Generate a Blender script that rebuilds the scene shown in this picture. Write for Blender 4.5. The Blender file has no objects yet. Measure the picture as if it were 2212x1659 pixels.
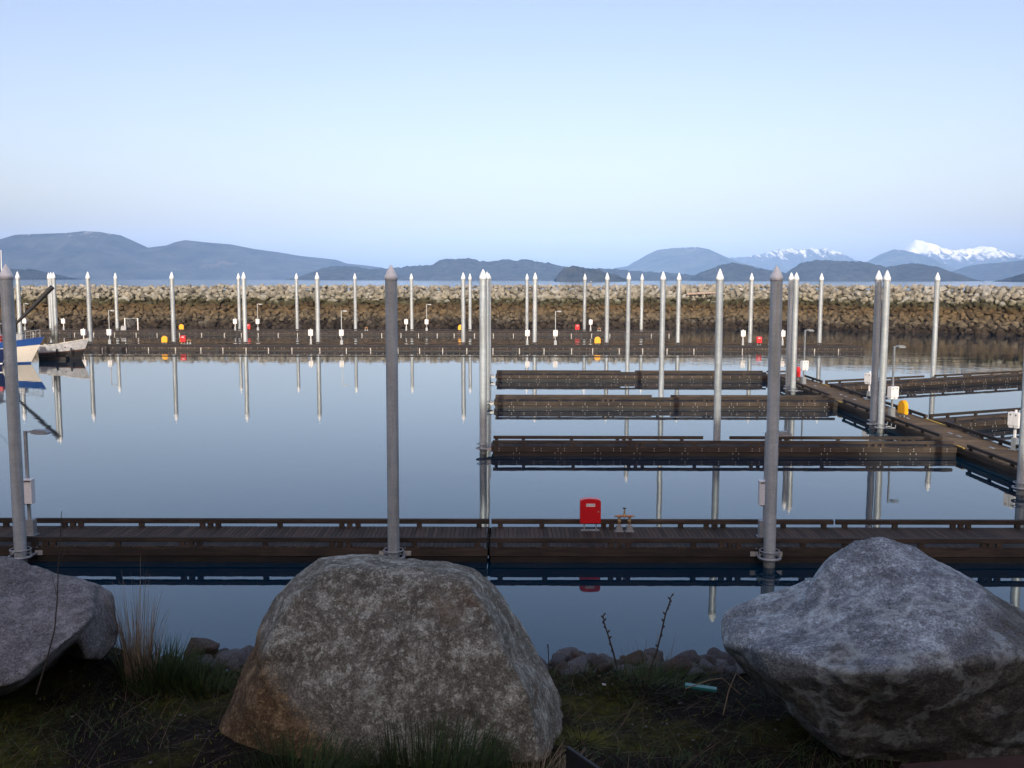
import bpy, bmesh, math, random
from mathutils import Vector, Matrix, Euler, noise
random.seed(7)
R = math.radians
scene = bpy.context.scene
COL = scene.collection

# ------------------------------------------------------------ camera
CAMZ, FPX, WPX, HPX, PITCH, ROLL = 9.0, 2150.0, 2212.0, 1659.0, R(6.04), R(0.11)
cam_d = bpy.data.cameras.new("camera"); cam = bpy.data.objects.new("camera", cam_d); COL.objects.link(cam)
cam_d.sensor_width = 36.0; cam_d.lens = 36.0 * FPX / WPX
cam_d.clip_start = 0.05; cam_d.clip_end = 60000
CROT = Matrix.Rotation(math.pi/2 - PITCH, 3, 'X') @ Matrix.Rotation(ROLL, 3, 'Z')
cam.matrix_world = Matrix.Translation((0, 0, CAMZ)) @ CROT.to_4x4()
scene.camera = cam

# ------------------------------------------------------------ world, sun, exposure
SUN_EL, SUN_TRAVEL = R(22), Vector((0.037, 1.0))      # travel = where the light goes to
world = bpy.data.worlds.new("World"); scene.world = world; world.use_nodes = True
wn = world.node_tree.nodes; wl = world.node_tree.links
sky = wn.new("ShaderNodeTexSky"); sky.sky_type = 'NISHITA'; sky.sun_disc = False
sky.sun_elevation = SUN_EL; sky.sun_rotation = math.pi + 0.037
sky.altitude = 0; sky.air_density = 1.0; sky.dust_density = 3.0; sky.ozone_density = 1.15
wb = wn.new("ShaderNodeMix"); wb.data_type = 'RGBA'; wb.blend_type = 'MULTIPLY'; wb.inputs[0].default_value = 1.0
wb.inputs[7].default_value = (1.12, 0.965, 0.98, 1)          # white balance of the photograph, the same over the whole sky
wl.new(sky.outputs[0], wb.inputs[6]); wl.new(wb.outputs[2], wn["Background"].inputs[0]); wn["Background"].inputs[1].default_value = 0.15
sd = bpy.data.lights.new("sun", 'SUN'); sun = bpy.data.objects.new("sun", sd); COL.objects.link(sun)
sd.energy = 2.7; sd.angle = R(0.5); sd.color = (1.0, 0.93, 0.80)
tv = Vector((SUN_TRAVEL.x, SUN_TRAVEL.y, 0)).normalized() * math.cos(SUN_EL) + Vector((0, 0, -math.sin(SUN_EL)))
sun.rotation_euler = tv.to_track_quat('-Z', 'Y').to_euler()
vs = scene.view_settings
vs.view_transform = 'Standard'; vs.look = 'None'; vs.gamma = 1; vs.use_curve_mapping = False; vs.exposure = 0.50
cy = scene.cycles
cy.use_denoising = True; cy.max_bounces = 6; cy.diffuse_bounces = 2; cy.glossy_bounces = 3
cy.volume_bounces = 0; cy.transmission_bounces = 2; cy.caustics_reflective = False; cy.caustics_refractive = False

# ------------------------------------------------------------ helpers
def P(px, py, z=None, Y=None):
    """where the sight line through a point of the photograph (2212 px wide) meets a height or a distance"""
    d = CROT @ Vector(((px - WPX/2)/FPX, -(py - HPX/2)/FPX, -1.0))
    t = (z - CAMZ)/d.z if z is not None else Y/d.y
    return Vector((0, 0, CAMZ)) + d*t

def tag(o, label=None, cat=None, group=None, kind=None):
    if label: o['label'] = label
    if cat: o['category'] = cat
    if group: o['group'] = group
    if kind: o['kind'] = kind
    return o

def empty(name, loc, rz=0.0, label=None, cat=None, group=None, kind=None):
    o = bpy.data.objects.new(name, None); COL.objects.link(o)
    o.location = loc; o.rotation_euler = (0, 0, rz); o.empty_display_size = 0.3
    return tag(o, label, cat, group, kind)

def link_mesh(name, me, parent=None, loc=None, rz=0.0):
    o = bpy.data.objects.new(name, me); COL.objects.link(o)
    if parent: o.parent = parent
    if loc is not None: o.location = loc
    o.rotation_euler = (0, 0, rz)
    return o

def copy_tree(root, loc, rz=None):
    r = root.copy(); COL.objects.link(r); r.location = loc
    if rz is not None: r.rotation_euler = (0, 0, rz)
    for ch in list(root.children):
        c = ch.copy(); COL.objects.link(c); c.parent = r
        for g in list(ch.children):
            d = g.copy(); COL.objects.link(d); d.parent = c
    return r

class MB:
    def __init__(s): s.v = []; s.f = []; s.sm = []
    def add(s, vs_, fs, smooth=False):
        b = len(s.v); s.v += [tuple(v) for v in vs_]; s.f += [tuple(b+i for i in f) for f in fs]; s.sm += [smooth]*len(fs)
    def box(s, x0, x1, y0, y1, z0, z1, M=None):
        vs_ = [Vector(p) for p in ((x0,y0,z0),(x1,y0,z0),(x1,y1,z0),(x0,y1,z0),(x0,y0,z1),(x1,y0,z1),(x1,y1,z1),(x0,y1,z1))]
        if M: vs_ = [M @ v for v in vs_]
        s.add(vs_, [(0,3,2,1),(4,5,6,7),(0,1,5,4),(1,2,6,5),(2,3,7,6),(3,0,4,7)])
    def prism(s, poly, a, b, axis='x', M=None, smooth=False):
        n = len(poly); vs_ = []
        for t in (a, b):
            for (p, q) in poly:
                vs_.append(Vector((t,p,q)) if axis == 'x' else Vector((p,t,q)) if axis == 'y' else Vector((p,q,t)))
        if M: vs_ = [M @ v for v in vs_]
        s.add(vs_, [(i, (i+1) % n, n+(i+1) % n, n+i) for i in range(n)], smooth)
        s.add([vs_[i] for i in range(n)], [tuple(reversed(range(n)))]); s.add([vs_[n+i] for i in range(n)], [tuple(range(n))])
    def bar(s, x0, x1, y0, y1, z0, z1, c=0.012, axis='x'):
        s.prism([(y0+c,z0),(y1-c,z0),(y1,z0+c),(y1,z1-c),(y1-c,z1),(y0+c,z1),(y0,z1-c),(y0,z0+c)], x0, x1, axis)
    def tube(s, pts, rad, n=8, cap=True):
        pts = [Vector(p) for p in pts]; rings = []
        rads = rad if isinstance(rad, (list, tuple)) else [rad]*len(pts)
        for i, p in enumerate(pts):
            d = (pts[min(i+1, len(pts)-1)] - pts[max(i-1, 0)]).normalized()
            u = d.orthogonal().normalized() if i == 0 else (u - d*u.dot(d)).normalized()
            w = d.cross(u)
            rings.append([p + (u*math.cos(2*math.pi*k/n) + w*math.sin(2*math.pi*k/n))*rads[i] for k in range(n)])
        vs_ = [v for r in rings for v in r]
        s.add(vs_, [(i*n+k, i*n+(k+1) % n, (i+1)*n+(k+1) % n, (i+1)*n+k) for i in range(len(pts)-1) for k in range(n)], True)
        if cap:
            s.add(rings[0], [tuple(reversed(range(n)))]); s.add(rings[-1], [tuple(range(n))])
    def lathe(s, prof, n=24, c=(0,0,0)):
        vs_ = []; cx, cy_, cz = c
        for (r, z) in prof:
            vs_ += [(cx + r*math.cos(2*math.pi*k/n), cy_ + r*math.sin(2*math.pi*k/n), cz+z) for k in range(n)]
        s.add(vs_, [(i*n+k, i*n+(k+1) % n, (i+1)*n+(k+1) % n, (i+1)*n+k) for i in range(len(prof)-1) for k in range(n)], True)
    def torus(s, c, R0, r, n=28, m=8):
        vs_ = []
        for i in range(n):
            a = 2*math.pi*i/n
            for j in range(m):
                b = 2*math.pi*j/m
                vs_.append((c[0]+(R0+r*math.cos(b))*math.cos(a), c[1]+(R0+r*math.cos(b))*math.sin(a), c[2]+r*math.sin(b)))
        s.add(vs_, [(i*m+j, ((i+1) % n)*m+j, ((i+1) % n)*m+(j+1) % m, i*m+(j+1) % m) for i in range(n) for j in range(m)], True)
    def mesh(s, name, mat):
        me = bpy.data.meshes.new(name); me.from_pydata(s.v, [], s.f); me.update()
        me.polygons.foreach_set('use_smooth', s.sm)
        if mat: me.materials.append(mat)
        return me
    def build(s, name, mat, parent=None, loc=None, rz=0.0, kind=None):
        o = link_mesh(name, s.mesh(name, mat), parent, loc, rz)
        if kind: o['kind'] = kind
        return o

# ------------------------------------------------------------ materials
def new_mat(name):
    m = bpy.data.materials.new(name); m.use_nodes = True
    nt = m.node_tree; b = nt.nodes["Principled BSDF"]
    return m, nt, b
def nd(nt, t, **kw):
    n = nt.nodes.new(t)
    for k, v in kw.items():
        if k in n.inputs: n.inputs[k].default_value = v
        else: setattr(n, k, v)
    return n
def ramp(nt, stops, fac=None):
    r = nt.nodes.new("ShaderNodeValToRGB"); e = r.color_ramp.elements
    while len(e) < len(stops): e.new(0.5)
    for i, (p, c) in enumerate(stops): e[i].position = p; e[i].color = (*c, 1) if len(c) == 3 else c
    if fac is not None: nt.links.new(fac, r.inputs[0])
    return r
def mix(nt, a, b, fac, mode='MIX'):
    n = nt.nodes.new("ShaderNodeMix"); n.data_type = 'RGBA'; n.blend_type = mode
    for i, x in ((0, fac), (6, a), (7, b)):
        if hasattr(x, 'links'): nt.links.new(x, n.inputs[i])
        else: n.inputs[i].default_value = x if i == 0 else (*x, 1)
    return n.outputs[2]
def mth(nt, op, a, b=0.0, clamp=False):
    n = nt.nodes.new("ShaderNodeMath"); n.operation = op; n.use_clamp = clamp
    for i, x in ((0, a), (1, b)):
        if hasattr(x, 'links'): nt.links.new(x, n.inputs[i])
        else: n.inputs[i].default_value = x
    return n.outputs[0]
def coords(nt, scale=(1,1,1), kind='Object'):
    if kind == 'World':
        g = nt.nodes.new("ShaderNodeNewGeometry"); src = g.outputs['Position']
    else:
        g = nt.nodes.new("ShaderNodeTexCoord"); src = g.outputs[kind]
    m = nt.nodes.new("ShaderNodeMapping"); m.inputs['Scale'].default_value = scale
    nt.links.new(src, m.inputs[0]); return m.outputs[0]
def nz(nt, vec, scale, detail=5, rough=0.55, out=0, dist=0.0):
    n = nd(nt, "ShaderNodeTexNoise", Scale=scale, Detail=detail, Roughness=rough, Distortion=dist)
    nt.links.new(vec, n.inputs['Vector']); return n.outputs[out]
def bump(nt, b, h, strength=0.5, dist=0.01, prev=None):
    n = nd(nt, "ShaderNodeBump", Strength=strength, Distance=dist)
    nt.links.new(h, n.inputs['Height'])
    if prev is not None: nt.links.new(prev, n.inputs['Normal'])
    nt.links.new(n.outputs[0], b.inputs['Normal']); return n.outputs[0]
def rnd(nt):
    g = nt.nodes.new("ShaderNodeNewGeometry"); oi = nt.nodes.new("ShaderNodeObjectInfo")
    return mth(nt, 'FRACT', mth(nt, 'ADD', g.outputs['Random Per Island'], oi.outputs['Random']))

def simple(name, col, rough=0.5, metal=0.0, var=0.12, bs=0.15, scale=9.0, spec=0.5):
    m, nt, b = new_mat(name)
    v = coords(nt); n = nz(nt, v, scale)
    dark = tuple(c*(1-2*var) for c in col); lite = tuple(min(1, c*(1+var)) for c in col)
    r = ramp(nt, [(0.3, dark), (0.7, lite)], n)
    nt.links.new(r.outputs[0], b.inputs['Base Color'])
    b.inputs['Roughness'].default_value = rough; b.inputs['Metallic'].default_value = metal
    b.inputs['Specular IOR Level'].default_value = spec
    bump(nt, b, nz(nt, v, scale*6), bs, 0.003)
    return m

def galv_mat(name, col, metal=0.45):
    m, nt, b = new_mat(name)
    v = coords(nt, kind='World')
    vs_ = coords(nt, (5, 5, 0.35), 'World')
    n1 = nz(nt, v, 14, 6, 0.7); n2 = nz(nt, vs_, 1.0, 6)
    c1 = ramp(nt, [(0.3, tuple(c*0.82 for c in col)), (0.7, tuple(c*1.1 for c in col))], n1)
    c2 = ramp(nt, [(0.35, (0.72, 0.70, 0.66)), (0.6, (1, 1, 1))], n2)
    c = mix(nt, c1.outputs[0], c2.outputs[0], 1.0, 'MULTIPLY')
    c = mix(nt, c, ramp(nt, [(0.35, (0.86, 0.87, 0.88)), (0.65, (1.06, 1.05, 1.03))], nz(nt, coords(nt, (0.6, 0.6, 3.2), 'World'), 1.0, 5, 0.7)).outputs[0], 1.0, 'MULTIPLY')
    c = mix(nt, c, mix(nt, (0.84, 0.84, 0.85), (1.08, 1.07, 1.05), rnd(nt)), 1.0, 'MULTIPLY')
    # tide growth and dirt low on the tube
    sep = nt.nodes.new("ShaderNodeSeparateXYZ"); g = nt.nodes.new("ShaderNodeNewGeometry"); nt.links.new(g.outputs['Position'], sep.inputs[0])
    zz = mth(nt, 'ADD', sep.outputs[2], mth(nt, 'MULTIPLY', n1, 0.5))
    low = nd(nt, "ShaderNodeMapRange"); nt.links.new(zz, low.inputs[0]); low.inputs[1].default_value = 0.25; low.inputs[2].default_value = 0.75; low.inputs[3].default_value = 1; low.inputs[4].default_value = 0
    c = mix(nt, c, (0.05, 0.05, 0.035), mth(nt, 'MULTIPLY', low.outputs[0], 0.7))
    nt.links.new(c, b.inputs['Base Color'])
    # ring seams every 1.5 m
    fr = mth(nt, 'FRACT', mth(nt, 'MULTIPLY', sep.outputs[2], 0.66))
    seam = mth(nt, 'LESS_THAN', fr, 0.012)
    b.inputs['Metallic'].default_value = metal
    rr = ramp(nt, [(0.3, (0.38,)*3), (0.7, (0.55,)*3)], n1); nt.links.new(rr.outputs[0], b.inputs['Roughness'])
    bump(nt, b, mth(nt, 'ADD', n1, seam), 0.25, 0.004)
    return m

def wood_mat(name, dark, lite, axis=0, rough=0.75, contrast=1.0):
    m, nt, b = new_mat(name)
    s = [9, 9, 9]; s[axis] = 0.6
    v = coords(nt, tuple(s)); grain = nz(nt, v, 1.6, 8, 0.65, dist=0.4)
    vb = coords(nt, (0.7, 0.7, 1.5)); big = nz(nt, vb, 1.2, 4)
    c = ramp(nt, [(0.28, dark), (0.72, lite)], grain).outputs[0]
    c = mix(nt, c, mix(nt, tuple(1-0.42*contrast for _ in range(3)), (1.2, 1.15, 1.1), rnd(nt)), 1.0, 'MULTIPLY')
    c = mix(nt, c, ramp(nt, [(0.35, (0.6, 0.6, 0.62)), (0.65, (1.15, 1.1, 1.05))], big).outputs[0], 1.0, 'MULTIPLY')
    nt.links.new(c, b.inputs['Base Color'])
    b.inputs['Roughness'].default_value = rough; b.inputs['Specular IOR Level'].default_value = 0.35
    bump(nt, b, grain, 0.6, 0.006)
    return m

M = {}
M['galv'] = galv_mat('galvanised_steel', (0.48, 0.54, 0.575), 0.3)
M['cap'] = simple('white_cap_plastic', (0.78, 0.82, 0.84), 0.4, var=0.04)
M['wood'] = wood_mat('dark_treated_wood', (0.022, 0.018, 0.016), (0.078, 0.063, 0.049), 0)
M['wood_y'] = wood_mat('dark_treated_wood_cross', (0.022, 0.018, 0.016), (0.078, 0.063, 0.049), 1)
M['deck'] = wood_mat('deck_boards', (0.026, 0.021, 0.017), (0.085, 0.066, 0.05), 1, contrast=1.2)
M['deck_brown'] = wood_mat('brown_deck_boards', (0.060, 0.042, 0.022), (0.20, 0.142, 0.076), 1, contrast=1.1)
M['float'] = wood_mat('wet_float_side', (0.012, 0.011, 0.010), (0.035, 0.03, 0.026), 0, 0.5)
M['rubber'] = simple('black_rubber', (0.012, 0.012, 0.013), 0.6)
M['steel'] = simple('grey_painted_steel', (0.33, 0.36, 0.38), 0.45, 0.4)
M['bolt'] = simple('bolt_zinc', (0.48, 0.48, 0.46), 0.4, 0.3)
M['white'] = simple('white_enamel', (0.78, 0.78, 0.77), 0.4, var=0.03)
M['red'] = simple('red_enamel', (0.56, 0.012, 0.018), 0.32, var=0.05)
M['yellow'] = simple('yellow_shell', (0.85, 0.40, 0.01), 0.45, var=0.05)
M['yellow2'] = simple('yellow_strip_paint', (0.62, 0.42, 0.06), 0.6, var=0.2)
M['copper'] = simple('copper_pipe', (0.50, 0.24, 0.15), 0.5, 0.35, var=0.25)
M['brass'] = simple('brass_fitting', (0.38, 0.26, 0.12), 0.45, 0.5, var=0.2)
M['glass'] = simple('lamp_lens', (0.55, 0.60, 0.65), 0.15, var=0.05)
M['black'] = simple('black_print', (0.02, 0.02, 0.02), 0.6)

# ------------------------------------------------------------ ground, unseen hill added to shade the near dock, sea
def smooth(a, b, x):
    t = max(0.0, min(1.0, (x-a)/(b-a))); return t*t*(3-2*t)
def ground_h(x, y):
    n = noise.noise(Vector((x*1.6, y*1.6, 3.1)))*0.035 + noise.noise(Vector((x*5, y*5, 8.1)))*0.018 + noise.noise(Vector((x*17, y*17, 1.7)))*0.007
    edge = 3.95 + 0.12*noise.noise(Vector((x*0.7, 0, 5)))
    h = 7.40 - 0.05*smooth(3.2, 4.1, y)
    if y > edge: h -= min(y-edge, 0.5)*0.32 + max(0, y-edge-0.5)*0.70
    if -3 < x < -1 and 3 < y < 5: h += 0.17*math.exp(-((x+1.80)**2/0.10 + (y-4.05)**2/0.05))
    h = max(h, -4.5)
    if y < -16:
        crest = 9 + (38.0 - 5.5*smooth(9, 20, x))*smooth(-62, -34, x)*(1-smooth(30, 52, x)) + 1.2*noise.noise(Vector((x*0.02, 3, 0)))  # added crest out of view, shaped to block the sun from bank and near dock
        up = smooth(-16, -62, y)
        h += (crest-7.4)*up*(1-smooth(-75, -150, y)*0.8) + 1.5*up*noise.noise(Vector((x*0.05, y*0.05, 2)))
    return h + n*(1 if -8 < y < 12 else 0.3)
def axis_pts(segs):
    out = []
    for a, b, st in segs:
        k = max(1, round((b-a)/st)); out += [a + (b-a)*i/k for i in range(k)]
    return out + [segs[-1][1]]
gx = axis_pts([(-3000,-400,200),(-400,-60,20),(-60,-8,4),(-8,-2.6,0.3),(-2.6,2.6,0.03),(2.6,8,0.3),(8,60,4),(60,400,20),(400,3000,200)])
gy = axis_pts([(-3000,-300,150),(-300,-80,20),(-80,-14,3),(-14,2.6,1.0),(2.6,4.8,0.03),(4.8,12,0.4),(12,25,1.5)])
mb = MB(); nx = len(gx)
mb.v = [(x, y, ground_h(x, y)) for y in gy for x in gx]
mb.f = [(j*nx+i, j*nx+i+1, (j+1)*nx+i+1, (j+1)*nx+i) for j in range(len(gy)-1) for i in range(nx-1)]
mb.sm = [True]*len(mb.f)
m, nt, b = new_mat('mossy_soil')
v = coords(nt, kind='World')
n1 = nz(nt, v, 2.2, 6, 0.6); n2 = nz(nt, v, 30, 6, 0.7); n3 = nz(nt, v, 0.9, 3)
soil = ramp(nt, [(0.3, (0.005, 0.0045, 0.004)), (0.7, (0.024, 0.019, 0.014))], n2).outputs[0]
moss = ramp(nt, [(0.3, (0.014, 0.015, 0.004)), (0.75, (0.090, 0.090, 0.014))], n2).outputs[0]
c = mix(nt, soil, moss, ramp(nt, [(0.47, (0,)*3), (0.62, (1,)*3)], n1).outputs[0])
nt.links.new(c, b.inputs['Base Color']); b.inputs['Roughness'].default_value = 0.95; b.inputs['Specular IOR Level'].default_value = 0.1
bump(nt, b, n2, 0.9, 0.02)
o = mb.build('ground', m); o['kind'] = 'structure'

m, nt, b = new_mat('sea_water')
v = coords(nt, kind='World')
sep = nt.nodes.new("ShaderNodeSeparateXYZ"); nt.links.new(v, sep.inputs[0])
def maprange(val, a, b_, c_, d_):
    n = nd(nt, "ShaderNodeMapRange"); n.interpolation_type = 'SMOOTHSTEP'; nt.links.new(val, n.inputs[0])
    for i, x in enumerate((a, b_, c_, d_)): n.inputs[i+1].default_value = x
    return n.outputs[0]
b.inputs['Base Color'].default_value = (0.0, 0.015, 0.034, 1); b.inputs['IOR'].default_value = 1.46; b.inputs['Specular Tint'].default_value = (0.35, 0.90, 1.0, 1)
outer = maprange(sep.outputs[1], 170, 260, 0, 1)
nt.links.new(maprange(sep.outputs[1], 180, 300, 0.0, 0.10), b.inputs['Roughness'])
w1 = nz(nt, coords(nt, (1, 0.6, 1), 'World'), 0.9, 2, 0.4)
w2 = nz(nt, coords(nt, (1, 1.6, 1), 'World'), 3.2, 3, 0.5)
# breezy patch in the basin to the right, and the open sea
px = maprange(sep.outputs[0], 12, 34, 0, 1); py = maprange(sep.outputs[1], 92, 106, 0, 1)
pn = ramp(nt, [(0.40, (0,)*3), (0.56, (1,)*3)], nz(nt, coords(nt, (0.5, 1.4, 1), 'World'), 0.05, 3)).outputs[0]
patch = mth(nt, 'MULTIPLY', mth(nt, 'MULTIPLY', px, py), pn)
strip = mth(nt, 'MULTIPLY', maprange(sep.outputs[1], 112, 121, 0, 1), 0.35)
amp = mth(nt, 'ADD', mth(nt, 'MULTIPLY', mth(nt, 'MAXIMUM', patch, strip), 7.0), mth(nt, 'ADD', 1.0, mth(nt, 'MULTIPLY', outer, 4.0)))
h = mth(nt, 'ADD', mth(nt, 'MULTIPLY', w1, 1.4), mth(nt, 'MULTIPLY', w2, 0.22))
h = mth(nt, 'MULTIPLY', h, amp)
bump(nt, b, h, 1.0, 0.0024)
wx = axis_pts([(-14000,-300,3000),(-300,300,60),(300,14000,3000)]); wy = axis_pts([(8,200,30),(200,19000,2500)])
mb = MB(); nx = len(wx)
mb.v = [(x, y, 0) for y in wy for x in wx]
mb.f = [(j*nx+i, j*nx+i+1, (j+1)*nx+i+1, (j+1)*nx+i) for j in range(len(wy)-1) for i in range(nx-1)]; mb.sm = [False]*len(mb.f)
o = mb.build('sea_water', m); o['kind'] = 'structure'

# ------------------------------------------------------------ far hills and mountains
def hill_mat(name, lo, hi, snow=None, rough_scale=0.004, clear=None):
    m, nt, b = new_mat(name)
    v = coords(nt, kind='World')
    n = nz(nt, v, rough_scale, 8, 0.65)
    c = ramp(nt, [(0.35, lo), (0.7, hi)], n).outputs[0]
    if clear:
        d = nd(nt, "ShaderNodeVectorMath"); d.operation = 'DISTANCE'; vv = coords(nt, (1, 0.25, 2.6), 'World')
        nt.links.new(vv, d.inputs[0]); d.inputs[1].default_value = (clear[0], clear[1]*0.25, clear[2]*2.6)
        f = mth(nt, 'LESS_THAN', mth(nt, 'ADD', d.outputs['Value'], mth(nt, 'MULTIPLY', n, 620)), clear[3]+250)
        c = mix(nt, c, (0.085, 0.07, 0.05), f)
    if snow:
        sp = nt.nodes.new("ShaderNodeSeparateXYZ"); nt.links.new(v, sp.inputs[0])
        n2 = nz(nt, coords(nt, (1, 0.25, 0.55), 'World'), 0.013, 7, 0.68, dist=0.7)
        zz = mth(nt, 'ADD', sp.outputs[2], mth(nt, 'MULTIPLY', mth(nt, 'SUBTRACT', n2, 0.5), snow[1]))
        f = nd(nt, "ShaderNodeMapRange"); nt.links.new(zz, f.inputs[0]); f.inputs[1].default_value = snow[0]; f.inputs[2].default_value = snow[0]+snow[2]
        c = mix(nt, c, (0.92, 0.92, 0.93), mth(nt, 'MULTIPLY', f.outputs[0], snow[3]))
    nt.links.new(c, b.inputs['Base Color']); b.inputs['Roughness'].default_value = 1; b.inputs['Specular IOR Level'].default_value = 0
    return m
def ridge(name, prof, D, width, mat, seed, jag=0.0, gull=0.12, nx=420, nv=26):
    """a mountain range: crest as drawn in prof at distance D, falling to the shore in front and behind"""
    pts = sorted((P(px, py, Y=D).x, P(px, py, Y=D).z) for px, py in prof)
    x0, x1 = pts[0][0], pts[-1][0]; mb = MB()
    Hm = max(p[1] for p in pts)
    for j in range(nv+1):
        t = j/nv*2 - 1                                   # -1 shore in front, 0 crest, 1 behind
        for i in range(nx+1):
            x = x0 + (x1-x0)*i/nx
            k = 0
            while k < len(pts)-2 and pts[k+1][0] < x: k += 1
            (xa, za), (xb, zb) = pts[k], pts[k+1]
            u = (x-xa)/max(1e-6, xb-xa); zc = za + (zb-za)*u
            zc += jag*noise.noise(Vector((x/28.0, seed, 0))) + jag*0.7*noise.noise(Vector((x/9.0, seed, 4)))
            zc = max(zc, 0)
            sh = (1-abs(t))**0.85
            g = noise.fractal(Vector((x/(width*0.35), t*1.6, seed)), 0.8, 2.1, 5)
            g2 = noise.noise(Vector((x/(width*0.12), t*2.5, seed+9)))
            hgt = zc*sh*(1 + (gull*2.2*g + gull*0.8*g2)*abs(t)*2*(1-abs(t))*2)
            yy = D + t*width*(0.75+0.25*noise.noise(Vector((x/width*1.3, seed, 7)))) 
            mb.v.append((x, yy, hgt - 3*abs(t)**6 - (0.0 if abs(t) < 1 else 0.5)))
    n = nx+1
    mb.f = [(j*n+i, j*n+i+1, (j+1)*n+i+1, (j+1)*n+i) for j in range(nv) for i in range(nx)]; mb.sm = [True]*len(mb.f)
    o = mb.build(name, mat); o['kind'] = 'structure'; return o
cl = P(480, 574, Y=8500)
HM_left = hill_mat('forested_mountain', (0.012, 0.016, 0.018), (0.065, 0.068, 0.058), snow=(415, 420, 70, 0.35), clear=(cl.x, cl.y, cl.z, 150))
HM_dark = hill_mat('forested_hill', (0.008, 0.011, 0.012), (0.052, 0.055, 0.046), rough_scale=0.02)
HM_snow = hill_mat('snowy_mountain', (0.03, 0.04, 0.04), (0.08, 0.09, 0.08), snow=(345, 800, 110, 0.8))
HM_peak = hill_mat('snow_peak', (0.03, 0.04, 0.04), (0.09, 0.10, 0.09), snow=(335, 700, 110, 0.92))
HM_some = hill_mat('lightly_snowed_mountain', (0.02, 0.03, 0.025), (0.07, 0.08, 0.06), snow=(390, 700, 60, 0.45))
ridge('mountain', [(-260,560),(-150,528),(-60,519),(0,517),(33,507),(90,505),(140,503.5),(183,499),(215,501),(260,508),(285,519),(320,535),(345,532),(360,530),(378,523),(400,518.5),(440,523),(500,528),(550,538),(600,544.6),(650,553),(690,557),(726,561),(749,569),(793,573.6),(826,578),(860,588),(905,603)], 9000, 1700, HM_left, 3.3)
ridge('mountain', [(1290,603),(1326,579),(1356,575),(1383,559),(1400,549),(1420,540),(1450,536),(1475,535),(1505,533.5),(1531,538),(1555,549),(1571,556),(1600,567),(1650,580),(1720,604)], 11000, 1700, HM_some, 8.1)
ridge('mountain', [(1540,580),(1571,557),(1608,555),(1640,550),(1655,547),(1681,538.6),(1711,537),(1728,541),(1748,537),(1775,541),(1791,546),(1821,552),(1841,561),(1873,566),(1900,585),(1930,604)], 14000, 1900, HM_snow, 12.2, jag=16, gull=0.3)
ridge('mountain', [(1830,590),(1873,565),(1901,549.6),(1931,538.6),(1955,541),(1980,547),(2008,556),(2040,570),(2075,590),(2095,604)], 12500, 1300, HM_some, 15.7)
ridge('mountain', [(1920,590),(1940,560),(1965,543),(1985,528),(2005,524),(2028,533),(2058,540.6),(2091,537),(2115,538),(2138,535),(2161,543),(2212,556),(2260,560),(2330,585),(2400,606)], 15500, 2000, HM_peak, 19.4, jag=14, gull=0.3)
ridge('hill', [(2045,604),(2065,588),(2091,574.6),(2125,569.6),(2175,566),(2212,562),(2300,558),(2400,575),(2500,606)], 9500, 900, HM_dark, 23.1, jag=4)
ridge('hill', [(-200,598),(-60,580),(27,581),(67,582),(95,588),(113,594.6),(135,601)], 5200, 500, HM_dark, 29.1, jag=6)
ridge('hill', [(655,600),(670,595),(683,586),(710,576),(730,574),(759,575),(793,580),(836,580.6),(863,577),(903,574),(936,572),(949,562),(966,558),(993,559.6),(1013,557),(1036,564),(1066,564.6),(1096,559.6),(1116,563.6),(1139,559.6),(1163,565.6),(1183,567),(1216,576),(1266,578),(1316,581),(1383,586),(1420,588),(1480,592),(1530,603)], 6000, 800, HM_dark, 33.6, jag=6)
ridge('island', [(1199,601),(1209,588),(1220,579),(1229,575.6),(1249,575.6),(1269,580),(1296,584),(1306,588),(1336,596),(1350,601)], 3400, 160, HM_dark, 37.9, jag=7)
ridge('island', [(1501,602),(1505,593),(1511,589.6),(1541,578),(1561,569.6),(1585,568),(1615,573),(1635,578),(1661,584),(1688,588),(1710,603)], 5200, 420, HM_dark, 41.3, jag=6)
ridge('island', [(1695,602),(1705,587),(1721,574.6),(1738,566),(1758,562),(1791,562),(1825,564),(1865,565),(1901,573),(1918,577),(1948,571),(1968,568.6),(1995,570.6),(2025,577),(2048,588),(2068,604)], 5600, 520, HM_dark, 45.8, jag=6)
ridge('island', [(2194,604),(2205,594.6),(2212,590),(2250,584),(2330,580),(2420,606)], 4200, 300, HM_dark, 49.2, jag=6)

# haze over water and hills
hm = bpy.data.materials.new('sea_haze'); hm.use_nodes = True; nt = hm.node_tree
nt.nodes.remove(nt.nodes["Principled BSDF"])
pv = nt.nodes.new("ShaderNodeVolumePrincipled"); pv.inputs['Color'].default_value = (0.27, 0.49, 0.96, 1); pv.inputs['Density'].default_value = 0.000042
pv.inputs['Anisotropy'].default_value = -0.55
nt.links.new(pv.outputs[0], nt.nodes["Material Output"].inputs['Volume'])
mb = MB(); mb.box(-14500, 14500, -3200, 19500, -7, 830)
o = mb.build('haze', hm); o['kind'] = 'stuff'

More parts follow.
